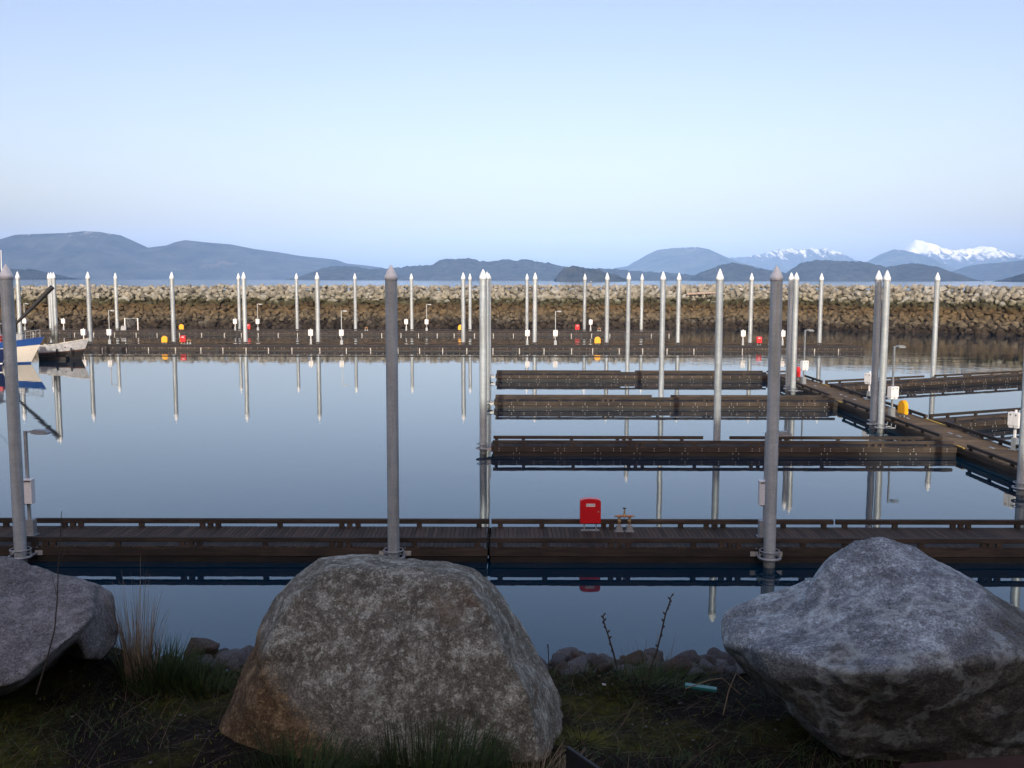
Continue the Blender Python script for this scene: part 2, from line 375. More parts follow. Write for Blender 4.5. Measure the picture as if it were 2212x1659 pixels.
# ------------------------------------------------------------ breakwater
def hull_mesh(name, mat, seed, n=16, squash=(1, 0.85, 0.7)):
    rr = random.Random(seed); bm = bmesh.new()
    for _ in range(n):
        d = Vector((rr.gauss(0, 1), rr.gauss(0, 1), rr.gauss(0, 1))).normalized()*rr.uniform(0.82, 1.0)*0.5
        bm.verts.new((d.x*squash[0], d.y*squash[1], d.z*squash[2]))
    r = bmesh.ops.convex_hull(bm, input=bm.verts)
    bmesh.ops.delete(bm, geom=[g for g in r['geom_interior'] if isinstance(g, bmesh.types.BMVert)], context='VERTS')
    me = bpy.data.meshes.new(name); bm.to_mesh(me); bm.free()
    if mat: me.materials.append(mat)
    return me
m, nt, b = new_mat('breakwater_rock')
v = coords(nt, kind='World'); sp = nt.nodes.new("ShaderNodeSeparateXYZ"); nt.links.new(v, sp.inputs[0])
rn = rnd(nt); n1 = nz(nt, v, 0.9, 6, 0.65); n2 = nz(nt, v, 0.25, 4)
zz = mth(nt, 'ADD', sp.outputs[2], mth(nt, 'ADD', mth(nt, 'MULTIPLY', mth(nt, 'SUBTRACT', rn, 0.5), 0.7), mth(nt, 'MULTIPLY', mth(nt, 'SUBTRACT', n2, 0.5), 1.2)))
zn = mth(nt, 'DIVIDE', zz, 9.0, True)
tide = ramp(nt, [(0.0, (0.035, 0.028, 0.022)), (0.13, (0.05, 0.042, 0.032)), (0.17, (0.105, 0.092, 0.068)), (0.30, (0.125, 0.098, 0.060)), (0.42, (0.095, 0.068, 0.035)), (0.49, (0.055, 0.052, 0.028)), (0.545, (0.07, 0.07, 0.04)), (0.60, (0.245, 0.24, 0.20)), (1.0, (0.285, 0.285, 0.27))], zn).outputs[0]
var = ramp(nt, [(0.0, (0.62, 0.60, 0.58)), (0.35, (0.95, 0.92, 0.85)), (0.7, (1.12, 1.06, 0.95)), (1.0, (1.15, 1.18, 1.22))], rn).outputs[0]
c = mix(nt, tide, var, 1.0, 'MULTIPLY')
c = mix(nt, c, ramp(nt, [(0.3, (0.65,)*3), (0.7, (1.15,)*3)], n1).outputs[0], 1.0, 'MULTIPLY')
nt.links.new(c, b.inputs['Base Color']); b.inputs['Roughness'].default_value = 0.9; b.inputs['Specular IOR Level'].default_value = 0.2
bump(nt, b, n1, 0.6, 0.15)
ROCK = m
def bw_line(x):                                          # waterline Y and crest height along the breakwater
    pts = [(-160, 168, 7.2), (-110, 178, 7.25), (0, 183, 7.5), (48, 184, 7.75), (82, 160, 7.75), (130, 126, 7.7)]
    for a, c_ in zip(pts, pts[1:]):
        if x <= c_[0]:
            t = (x-a[0])/(c_[0]-a[0]); return a[1]+(c_[1]-a[1])*t, a[2]+(c_[2]-a[2])*t
    return pts[-1][1:]
bwr = empty('breakwater', (0, 183, 0), 0, 'long rubble breakwater of pale rocks above a dark brown tide band', 'breakwater')
mb = MB(); xs_ = [-150+4*i for i in range(70)]
prof = [(-6, -3.2, 0), (0, -0.45, 0), (15.2, -0.75, 1), (20, -0.75, 1), (38, -3.2, 0)]
for x in xs_:
    yw, zc = bw_line(x)
    for (dy, z, top) in prof: mb.v.append((x, yw+dy-183, (zc if top else 0)+z))
n = len(prof)
mb.f = [(i*n+k, (i+1)*n+k, (i+1)*n+k+1, i*n+k+1) for i in range(len(xs_)-1) for k in range(n-1)]; mb.sm = [False]*len(mb.f)
mb.build('rubble_core', ROCK, bwr)
pool = [hull_mesh('rock', ROCK, 100+i, 15 + i % 5) for i in range(10)]
spots = []
x = -118.0
while x < 122:
    yw, zc = bw_line(x); near = x > 48
    for rrow in range(22):
        s = rrow*0.88 - 1.2
        t = s/15.2
        if t <= 1: yy, z = yw + s, zc*t
        else: yy, z = yw + 15.2 + (s-15.2)*1.3, zc
        z += random.uniform(-0.22, 0.22)
        xx = x + random.uniform(-0.42, 0.42) + (0.6 if rrow % 2 else 0)
        sz = random.uniform(0.95, 1.75) * (1.0 if random.random() < 0.85 else 1.3)
        if t > 1: sz *= 0.9
        spots.append((xx, yy+random.uniform(-0.3, 0.3), z-0.22, sz))
    x += 1.03
inview = [s for s in spots if s[2] > -0.2 and abs(s[0])/s[1] < 0.5 and s[1] < bw_line(s[0])[0]+16.5]
inview.sort(key=lambda s: (s[0]**2+s[1]**2)/s[3]**2)
singles = set(inview[:300]); mass = MB()
polyc = [([v.co.copy() for v in me.vertices], [tuple(p.vertices) for p in me.polygons]) for me in pool]
for s in spots:
    e = Euler((random.uniform(0, 6.3), random.uniform(-0.5, 0.5), random.uniform(0, 6.3))); sc3 = Vector((random.uniform(0.85, 1.2), random.uniform(0.85, 1.15), random.uniform(0.8, 1.1)))*s[3]
    k = random.randrange(len(pool))
    if s in singles:
        o = link_mesh('rock', pool[k], bwr, (s[0], s[1]-183, s[2])); o.rotation_euler = e; o.scale = sc3
    else:
        Mx = Matrix.Translation((s[0], s[1]-183, s[2])) @ e.to_matrix().to_4x4() @ Matrix.Diagonal((*sc3, 1))
        mass.add([Mx @ v for v in polyc[k][0]], polyc[k][1])
mass.build('rock', ROCK, bwr, kind='stuff')
a, c_ = P(1480, 637.5, Y=196), P(1552, 634.5, Y=197)
mb = MB(); mb.tube([a + (c_-a)*t + Vector((0, -1.6, 0.25)) for t in (0, .3, .6, 1)], [0.26, 0.24, 0.2, 0.14], 8)
tag(mb.build('driftwood_log', simple('driftwood', (0.34, 0.27, 0.22), 0.9)), 'bleached driftwood log stranded on the pale rocks of the breakwater', 'log')

# ------------------------------------------------------------ docks
DZ = 0.50
plank_cache = {}
def plank_mesh(W, w, mat):
    key = (round(W, 2), w)
    if key not in plank_cache:
        mb = MB(); mb.bar(0.02, W-0.02, -w/2, w/2, DZ-0.045, DZ, 0.006, axis='y')
        mb.v = [(v[0], v[1], v[2]) for v in mb.v]
        # bar along y: poly is (x,z)
        mb = MB(); c = 0.006; x0, x1 = -w/2, w/2
        mb.prism([(x0, DZ-0.045), (x1, DZ-0.045), (x1, DZ-c), (x1-c, DZ), (x0+c, DZ), (x0, DZ-c)], 0.02, W-0.02, 'y')
        plank_cache[key] = mb.mesh('plank', mat)
    return plank_cache[key]
block_me = None
def dock(label, loc, rz, L, W, near, far, nb, fb, group, planks=0, bolts=True, brackets=0, ends=True, hatches=(), cat='dock', fascia_h=0.25, dm='deck'):
    """local x runs along the dock, local y from the near side (0) to the far side (W)"""
    d = empty('dock', loc, rz, label, cat, group)
    w = 0.146
    n = int((L-0.02)/w); stuff = MB()
    me = plank_mesh(W, w-0.009, M[dm])
    for i in range(n):
        xx = 0.01 + w*(i+0.5)
        if i < planks:
            o = link_mesh('plank', me, d, (xx + random.uniform(-.001, .001), 0, random.uniform(-0.003, 0.002)))
        else:
            dz = random.uniform(-0.003, 0.003)
            stuff.box(xx-w/2+0.005, xx+w/2-0.005, 0.02, W-0.02, DZ-0.045, DZ+dz)
    if stuff.v: stuff.build('plank', M[dm], d, kind='stuff')
    rng_ = [(s, near, nb, 0.015, 0.165) for s in (0,)] + [(1, far, fb, W-0.165, W-0.015)]
    for (_, segs, blocks, y0, y1) in rng_:
        for (a, b_) in segs:
            mb = MB(); mb.bar(a, b_, y0, y1, DZ+0.125, DZ+0.285, 0.014); mb.build('bull_rail', M['wood'], d)
        for bx in blocks:
            mb = MB(); mb.box(bx-0.085, bx+0.085, y0+0.01, y1-0.01, DZ+0.002, DZ+0.128); mb.build('rail_block', M['wood_y'], d)
    for (y0, y1) in ((-0.06, 0.0), (W, W+0.06)):
        mb = MB()
        x = 0.0
        while x < L-0.01:
            e_ = min(L, x+random.choice((4.9, 5.5, 6.1)))
            if L-e_ < 1: e_ = L
            mb.box(x+0.003, e_-0.003, y0, y1, DZ-0.04-fascia_h, DZ-0.035); x = e_
        mb.build('fascia', M['wood'], d)
    mb = MB(); mb.box(0.05, L-0.05, 0.01, W-0.01, DZ-0.20, DZ-0.05); mb.build('deck_frame', M['float'], d)
    mb = MB(); mb.bar(0.02, L-0.02, -0.02, W+0.02, -0.45, DZ-0.215-0.08, 0.03); mb.build('float', M['float'], d)
    if bolts:
        mb = MB(); mb2 = MB(); x = 0.35
        k = 0
        while x < L-0.2:
            for z in (DZ-0.10, DZ-0.22): mb.box(x-0.02, x+0.02, -0.085, -0.06, z-0.02, z+0.02)
            if k % 3 == 1 and not brackets:
                for q in (-0.15, 0.15): mb.box(x+q-0.012, x+q+0.012, -0.045, -0.02, 0.09, 0.18)
            x += random.uniform(0.78, 0.92); k += 1
            if random.random() < 0.12:
                x -= 0.5
        mb.build('bolt', M['bolt'], d, kind='stuff')
    if brackets:
        x = 1.3; k = 0
        while x < L-0.5:
            mb = MB(); mb.box(x-0.05, x+0.05, -0.10, -0.06, 0.0, DZ-0.14); mb.box(x-0.05, x+0.05, -0.10, 0.1, DZ-0.14, DZ-0.11); mb.build('bracket', M['bolt'], d)
            if k % 4 == 2:
                mb = MB(); mb.box(x-0.9, x-0.45, -0.14, -0.06, -0.1, DZ-0.02); mb.build('hinge_bumper', M['rubber'], d)
            x += brackets + random.uniform(-0.5, 0.5); k += 1
    if ends:
        for xe in (-0.06, L):
            mb = MB(); mb.box(xe, xe+0.06, 0.0, W, DZ-0.29, DZ-0.035); mb.build('end_board', M['wood_y'], d)
    for (hx, hy) in hatches:
        mb = MB(); mb.box(hx-0.22, hx+0.22, hy-0.07, hy+0.07, DZ+0.001, DZ+0.022); mb.build('hatch_cover', M['steel'], d)
    return d
def guide(d, x, y, side=(0, 1), reach=0.36, plate=True, R0=0.33):
    """double steel hoop that holds a pile; side = direction from the pile to the dock"""
    mb = MB(); mb.torus((x, y, 0.30), R0, 0.045); mb.torus((x, y, 0.52), R0*0.93, 0.022)
    sx, sy = side; tx, ty = -sy, sx
    for q in (-1, 1):
        for k in range(3):
            pass
        p0 = Vector((x+tx*q*R0*0.95, y+ty*q*R0*0.95, 0.30)); p1 = p0 + Vector((sx*reach, sy*reach, 0))
        mb.tube([p0, p1, p1+Vector((0, 0, 0.18))], 0.035, 6)
        mb.tube([p0, p0+Vector((0, 0, 0.22))], 0.022, 6)
    g = mb.build('pile_hoop', M['steel'], d)
    if plate:
        c = Vector((x+sx*reach, y+sy*reach, 0))
        for q in (-1, 1):
            mb = MB()
            cc = c + Vector((tx, ty, 0))*q*(R0+0.06)
            mb.box(cc.x-0.12-abs(sx)*0.08, cc.x+0.12, cc.y-0.06, cc.y+0.06, 0.23, 0.38)
            mb.build('hoop_plate', M['bolt'], d)

# near dock (two floats with a narrow gap)
Y0 = 31.0; W0 = 2.62
def bxs(lst, y, off, zz=0.55): return [P(v_, 1150, Y=y).x - off for v_ in lst]
def XatY(px, y, z):
    q = P(px, 900, Y=y); d = CROT @ Vector(((px-WPX/2)/FPX, 0, -1)); # depth grows with Y and (9-z)
    depth = y*math.cos(PITCH) + (CAMZ-z)*math.sin(PITCH)
    return (px-WPX/2)/FPX*depth
gapX = XatY(1057, 31.5, 0.5)
off1 = -19.0; L1 = gapX-0.035-off1
nbl = [73, 97, 114, 253, 393.5, 411.5, 430, 572.5, 717, 734, 753, 895.5, 1032]
fbl = [17, 143, 161, 178, 309, 440, 457, 474, 607, 740, 757, 775, 907, 1035.5]
d1 = dock('left float of the near shaded dock, left of the narrow gap below the twin piles', (off1, Y0, 0), 0, L1, W0,
     [(0.0, L1)], [(0.0, L1)], [XatY(v_, Y0, .55)-off1 for v_ in nbl], [XatY(v_, Y0+W0, .55)-off1 for v_ in fbl],
     'floats of the near dock', planks=300, bolts=False, hatches=[(XatY(98, 32.2, .5)-off1, 0.75), (XatY(1003, 31.9, .5)-off1, 0.7)], cat='dock')
off2 = gapX+0.035; L2 = 27.0-off2
nbr = [1081, 1178, 1321, 1339, 1357.6, 1499.5, 1561, 1579, 1597, 1736.5, 1828, 1992.6, 2127, 2143, 2161]
fbr = [1081.5, 1171, 1304, 1321, 1337, 1469.5, 1525, 1543, 1561, 1690.7, 1778, 1823, 1931, 2056, 2073, 2089, 2195]
xb = XatY(1801, Y0+W0, .7)-off2
d2 = dock('right float of the near shaded dock, carrying the red hose cabinet and copper hydrant', (off2, Y0, 0), 0, L2, W0,
     [(0.0, L2)], [(0.0, xb-0.045), (xb+0.045, L2)], [XatY(v_, Y0, .55)-off2 for v_ in nbr], [XatY(v_, Y0+W0, .55)-off2 for v_ in fbr],
     'floats of the near dock', planks=136, bolts=False, hatches=[(XatY(v_, 31.9, .5)-off2, 0.72) for v_ in (1123, 1632, 1757, 1871)])

# finger docks left of the walkway
WX0, WX1 = 22.8, 25.4
def fin(label, Yf, Xl, gap, bl_n, bl_f, W=1.65):
    L = WX0-0.09-Xl
    g0, g1 = gap[0]-Xl, gap[1]-Xl
    return dock(label, (Xl, Yf, 0), 0, L, W, [(0.03, L-0.15)], [(0.03, g0), (g1, L-0.1)], bl_n(L), bl_f(L), 'finger docks of the middle basin')
def blocks(L, g=None, seed=1):
    rr = random.Random(seed); out = [0.2]; x = 1.6
    while x < L-0.4:
        if g is None or not (g[0]-0.2 < x < g[1]+0.2): out.append(x)
        if len(out) % 4 == 0:
            for q in (0.35, 0.7):
                if g is None or not (g[0]-0.2 < x+q < g[1]+0.2): out.append(x+q)
            x += 0.7
        x += rr.uniform(2.3, 3.3)
    return out
fd3 = fin('nearest finger dock of the middle basin, mostly in shade, double hoop at its left end', 50.2, -1.0, (10.05, 11.45), lambda L: blocks(L, None, 3), lambda L: blocks(L, (11.05, 12.45), 4))
fd2 = fin('sunlit brown finger dock second from the camera, two thick piles beyond its ends', 68.85, -1.2, (9.95, 11.3), lambda L: blocks(L, None, 5), lambda L: blocks(L, (11.15, 12.5), 6))
fd1 = fin('farthest sunlit finger dock of the middle basin, level with the end of the walkway', 87.9, -1.4, (9.8, 11.1), lambda L: blocks(L, None, 7), lambda L: blocks(L, (11.2, 12.5), 8))

# main walkway: local x -> +Y, local y -> -X
WY0, WY1 = 33.75, 89.6
wl_ = WY1-WY0
segR = [(34.2, 57.4), (60.2, 78.6), (80.8, 85.9)]; segL = [(34.2, 49.3), (52.5, 68.2), (71.0, 87.0)]
def bseg(segs, st=2.0):
    out = []
    for a, b_ in segs:
        k = max(2, round((b_-a)/st)); out += [a+0.25+(b_-a-0.5)*i/(k-1)-WY0 for i in range(k)]
    return out
wk = dock('brown plank walkway running away on the right, finger docks branching off both sides', (WX1, WY0, 0), math.pi/2, wl_, WX1-WX0,
     [(a-WY0, b_-WY0) for a, b_ in segR], [(a-WY0, b_-WY0) for a, b_ in segL], bseg(segR), bseg(segL), None, bolts=False, dm='deck_brown',
     hatches=[(P(px_, py_, z=.51).y-WY0, WX1-P(px_, py_, z=.51).x) for px_, py_ in ((1760.6, 833), (1815.7, 852), (1826, 856), (1845.4, 862.6), (1960, 903), (2052, 935.5), (2070.7, 942), (2142, 967))])
for h_ in [c for c in wk.children if c.name.startswith('hatch_cover')]:
    h_.data.transform(Matrix.Identity(4))
for (y0, y1, x) in ((78.7, 80.7, WX1-0.1), (57.5, 60.1, WX1-0.1), (49.6, 50.4, WX0+0.02), (68.4, 69.1, WX0+0.02)):
    mb = MB(); mb.bar(y0-WY0, y1-WY0, WX1-x-0.05, WX1-x+0.05, DZ+0.002, DZ+0.06, 0.01); mb.build('yellow_edge_strip', M['yellow2'], wk)
mb = MB(); mb.bar(0.05, WX1-WX0-0.4, -0.08, 0.07, DZ+0.125, DZ+0.285); o = mb.build('bull_rail', M['wood'], wk, (wl_-0.1, 0.2, 0), math.pi/2)
for q in (0.3, 1.1, 1.9):
    mb = MB(); mb.box(-0.06, 0.06, q-0.08, q+0.08, DZ+0.002, DZ+0.128); mb.build('rail_block', M['wood_y'], wk, (wl_-0.1, 0.2, 0))

# finger docks right of the walkway, set at an angle
A24 = R(24.3)
fr1 = dock('angled finger dock right of the walkway, the farther of two, single thick pile behind it', (WX1+0.95, 79.0, 0), A24, 24.0, 2.1,
     [(0.1, 23.8)], [(0.1, 10.9), (12.2, 23.8)], blocks(24, None, 11), blocks(24, (10.9, 12.2), 12), 'angled finger docks right of the walkway')
fr2 = dock('angled finger dock right of the walkway, the nearer of two, leaving the frame at right', (WX1+0.95, 58.6, 0), A24, 24.0, 2.1,
     [(0.1, 23.8)], [(0.1, 10.9), (12.2, 23.8)], blocks(24, None, 13), blocks(24, (10.9, 12.2), 14), 'angled finger docks right of the walkway')

# long far docks
xa0, xa1 = P(150, 748, Y=125).x, P(1861, 748, Y=125).x
dA = dock('nearer of the two long far docks, with white side brackets, in front of the breakwater', (xa0, 123.9, 0), 0, xa1-xa0, 5.3,
     [(0.1, xa1-xa0-0.1)], [(0.1, xa1-xa0-0.1)], [], [], 'long far docks', brackets=3.1)
xb0, xb1 = P(60, 718, Y=158).x, P(1452, 718, Y=158).x
dB = dock('farther of the two long far docks, ending short of the right side below the breakwater', (xb0, 157.3, 0), 0, xb1-xb0, 5.0,
     [(0.1, xb1-xb0-0.1)], [(0.1, xb1-xb0-0.1)], [], [], 'long far docks', brackets=3.1)

# ------------------------------------------------------------ piles
def make_pile(r, cap_h, zt=9.05):
    p = empty('mooring_pile', (0, 0, 0))
    mb = MB(); mb.lathe([(r, -3.5), (r, zt)], 28); mb.build('pile_tube', M['galv'], p)
    R1 = r*1.06
    mb = MB(); mb.lathe([(r*1.005, zt-0.16*cap_h-0.05), (R1, zt-0.16*cap_h-0.05), (R1, zt+0.02), (R1*0.97, zt+cap_h*0.10), (R1*0.62, zt+cap_h*0.48), (R1*0.30, zt+cap_h*0.80), (R1*0.10, zt+cap_h*0.96), (0.0, zt+cap_h)], 28)
    mb.build('cone_cap', M['cap'], p)
    return p
protos = {}
def pile(px, py, label, group, Y=None, r=0.19, cap_h=0.36, zt=9.05, dx=0):
    """px, py: foot of the pile at water level in the photograph, or px with a distance Y"""
    key = (r, cap_h, zt)
    if Y is None: q = P(px, py, z=0.0)
    else: q = Vector((XatY(px, Y, 4.5 if py is None else py), Y, 0))
    if key not in protos: o = make_pile(*key); protos[key] = o; o.location = (q.x+dx, q.y, 0)
    else: o = copy_tree(protos[key], (q.x+dx, q.y, 0))
    o.rotation_euler = (R(random.uniform(-0.2, 0.2)), R(random.uniform(-0.2, 0.2)), random.uniform(0, 6.3))
    for c in o.children: pass
    tag(o, label, 'pile', group); return o
GN, GM, GA, GB = 'piles of the near dock', 'piles of the middle basin', 'piles along the nearer far dock', 'piles along the farther far dock'
for px_, lab in ((45, 'shaded steel pile with grey cap at the left edge, beside the blue and white boat'),
                 (851, 'shaded steel pile rising behind the big central boulder, left of the dock gap'),
                 (1663, 'shaded steel pile in front of the dock lamp, left of the right-hand boulder')):
    o = pile(px_, 0.5, lab, GN, Y=30.55, r=0.185, cap_h=0.37)
    dd = d1 if px_ < 1000 else d2
    guide(dd, o.location.x-dd.location.x, 30.55-Y0, (0, 1), 0.42)
o = pile(2207, 0.5, 'dark shaded steel pile cut by the right frame edge, hoop beside the walkway', GN, Y=41.2, r=0.19, cap_h=0.37)
ex = o.location.x; guide(wk, 41.2-WY0, WX1-ex, (0, -1), 0.9, False)
pl = pile(1044, 0.3, 'thick sunlit pile in the double hoop at the left end of the nearest finger dock', GM, Y=50.75, cap_h=0.44)
guide(fd3, pl.location.x+1.0, 50.75-50.2, (1, 0), 0.4)
pl = pile(1052.5, 0.3, 'sunlit pile at the left end of the second finger dock, mostly hidden by its neighbour', GM, Y=69.4, cap_h=0.44)
guide(fd2, pl.location.x+1.2, 69.4-68.85, (1, 0), 0.4)
pl = pile(1056.5, 0.3, 'sunlit pile at the left end of the farthest finger dock, hidden behind two nearer piles', GM, Y=88.4, cap_h=0.44)
guide(fd1, pl.location.x+1.4, 88.4-87.9, (1, 0), 0.4)
pile(1549, 0.8, 'bright sunlit pile in the back rail gap of the nearest finger dock', GM, Y=52.2, cap_h=0.5)
pile(1428, 0.8, 'sunlit pile in the back rail gap of the second finger dock', GM, Y=70.9, cap_h=0.5)
pile(1355, 0.8, 'sunlit pile in the back rail gap of the farthest finger dock', GM, Y=90.0, cap_h=0.55)
for px_, Yp, lab in ((1713, 77.6, 'right-hand pile of the farther pair left of the walkway, bright edge'), (1702, 79.1, 'left-hand pile of the farther pair left of the walkway'),
                     (1902.6, 58.3, 'right-hand pile of the nearer pair beside the walkway, by the yellow ring box'), (1886, 59.7, 'left-hand pile of the nearer pair beside the walkway, by a white meter post')):
    o = pile(px_, 0.3, lab, GM, Y=Yp, r=0.205, cap_h=0.5)
    guide(wk, Yp-WY0, WX1-o.location.x, (0, -1), 0.75, False)
pile(2016, 0.8, 'lone sunlit pile behind the farther angled finger dock at right', GM, Y=86.6, cap_h=0.58, r=0.22)
o = pile(124, 0.3, 'right-hand pile of the dark-footed pair in front of the white skiff', GM, Y=111, r=0.21, cap_h=0.6)
o = pile(117.5, 0.3, 'left-hand pile of the dark-footed pair in front of the white skiff', GM, Y=112, r=0.21, cap_h=0.6)
# weed and mud on the feet of that pair
mud = M['galv'].copy(); mud.name = 'weedy_pile_steel'
for n_ in mud.node_tree.nodes:
    if n_.type == 'MAP_RANGE': n_.inputs[1].default_value = 2.6; n_.inputs[2].default_value = 4.4
    if n_.type == 'MATH' and n_.operation == 'MULTIPLY' and abs(n_.inputs[1].default_value-0.7) < 1e-4: n_.inputs[1].default_value = 0.86
for o_ in [x_ for x_ in bpy.data.objects if 'dark-footed pair in front' in str(x_.get('label', ''))]:
    for c_ in o_.children:
        if c_.name.startswith('pile_tube'): c_.data = c_.data.copy(); c_.data.materials[0] = mud
ordn = ['first', 'second', 'third', 'fourth', 'fifth', 'sixth', 'seventh', 'eighth', 'ninth', 'tenth', 'eleventh', 'twelfth']
extraA = ['by the raised dark boom', 'beside the skiff bow', 'between yellow and red cabinets', 'front one of a close pair', 'beside a white meter post', 'almost hidden behind the central near pile', 'hiding half an orange cabinet', 'beside a white meter post', 'just right of the yellow ring cabinet', 'standing alone over the dock', 'left of the red hose cabinet', 'nearest the dock end']
for i, px_ in enumerate([41, 192.5, 373.5, 528.5, 686, 837.5, 1000.3, 1155, 1311, 1465, 1621.5, 1772]):
    pile(px_, 4.5, f'{ordn[i]} thick pile from the left, nearer far dock, {extraA[i]}', GA, Y=129.9, r=0.275, cap_h=0.78)
extraB = ['left of the dark-footed pair', 'left of the small grey frame', 'left of a taller thicker pile', 'right of the double pair', 'over open dock', 'between two white meter posts', 'close right of a thicker pile', 'behind a white meter post', 'beside the red cabinet', 'farthest right on this dock']
for i, px_ in enumerate([107.5, 251, 516, 641, 767, 889, 1015, 1138, 1262.5, 1385.6]):
    pile(px_, 4.5, f'{ordn[i]} slim pile from the left, farther far dock, {extraB[i]}', GB, Y=163.2, r=0.265, cap_h=0.82)

# ------------------------------------------------------------ dock furniture
def text_obj(body, size, mat, parent, loc, rot):
    cu = bpy.data.curves.new('lettering', 'FONT'); cu.body = body; cu.size = size; cu.align_x = 'CENTER'; cu.align_y = 'CENTER'; cu.extrude = 0.0015
    cu.resolution_u = 3
    t = bpy.data.objects.new('lettering', cu); COL.objects.link(t)
    dg = bpy.context.evaluated_depsgraph_get(); me = bpy.data.meshes.new_from_object(t.evaluated_get(dg))
    bpy.data.objects.remove(t); me.materials.clear(); me.materials.append(mat)
    o = link_mesh('lettering', me, parent, loc); o.rotation_euler = rot; return o
def arch_profile(w, z0, z1, rise, r=0.06, n=8):
    pts = [(w/2, z0), (w/2, z1-rise)]
    for k in range(1, n): 
        a = math.pi*k/n; pts.append((w/2*math.cos(a), z1-rise+rise*math.sin(a)**0.6))
    pts += [(-w/2, z1-rise), (-w/2, z0)]
    return [(p[0], p[1]) for p in pts]
def hose_cabinet():
    c = empty('fire_hose_cabinet', (0, 0, 0))
    def prof_(s, z0, z1): 
        w = 0.70*s; pts = [(w/2-0.02, z0), (w/2, z0+0.02), (w/2, z1-0.10), (w/2-0.03, z1-0.055), (w/2-0.12, z1-0.02), (0, z1), (-w/2+0.12, z1-0.02), (-w/2+0.03, z1-0.055), (-w/2, z1-0.10), (-w/2, z0+0.02), (-w/2+0.02, z0)]
        return pts
    mb = MB(); mb.prism(prof_(1, 0.27, 1.12), -0.12, 0.16, 'y'); mb.build('body', M['red'], c)
    mb = MB(); mb.prism(prof_(0.965, 0.29, 1.095), -0.15, -0.123, 'y'); dr = mb.build('door', M['red'], c)
    mb = MB(); mb.box(0.245, 0.285, -0.165, -0.15, 0.66, 0.70); mb.build('latch', M['bolt'], dr)
    mb = MB(); mb.box(0.17, 0.31, -0.158, -0.15, 0.565, 0.578); mb.build('handle', M['red'], dr)
    mb = MB(); mb.box(-0.15, 0.15, -0.156, -0.15, 0.86, 0.96); mb.build('name_plate', M['white'], dr)
    text_obj('FIRE HOSE', 0.062, M['black'], dr, (0, -0.158, 0.91), (math.pi/2, 0, 0))
    for x in (-0.2, 0.2):
        mb = MB(); mb.box(x-0.022, x+0.022, -0.03, 0.03, 0.02, 0.28); mb.build('leg', M['steel'], c)
    mb = MB(); mb.box(-0.31, 0.31, -0.09, 0.09, 0.0, 0.025); mb.build('base_plate', M['steel'], c)
    return c
def ring_cabinet():
    c = empty('life_ring_cabinet', (0, 0, 0))
    w = 0.78
    def pr(s, z0, z1):
        pts = [(w/2*s, z0), (w/2*s, z1-0.38*s)]
        for k in range(1, 10): a = math.pi*k/10; pts.append((w/2*s*math.cos(a), z1-0.38*s+0.38*s*math.sin(a)))
        return pts + [(-w/2*s, z1-0.38*s), (-w/2*s, z0)]
    mb = MB(); mb.prism(pr(1, 0.2, 1.05), -0.02, 0.14, 'y', smooth=False); mb.build('body', M['yellow'], c)
    mb = MB(); mb.prism(pr(0.93, 0.24, 1.02), -0.09, -0.022, 'y'); mb.build('cover', M['yellow'], c)
    for x in (-0.2, 0.2):
        mb = MB(); mb.box(x-0.022, x+0.022, -0.03, 0.03, 0.0, 0.2); mb.build('leg', M['steel'], c)
    return c
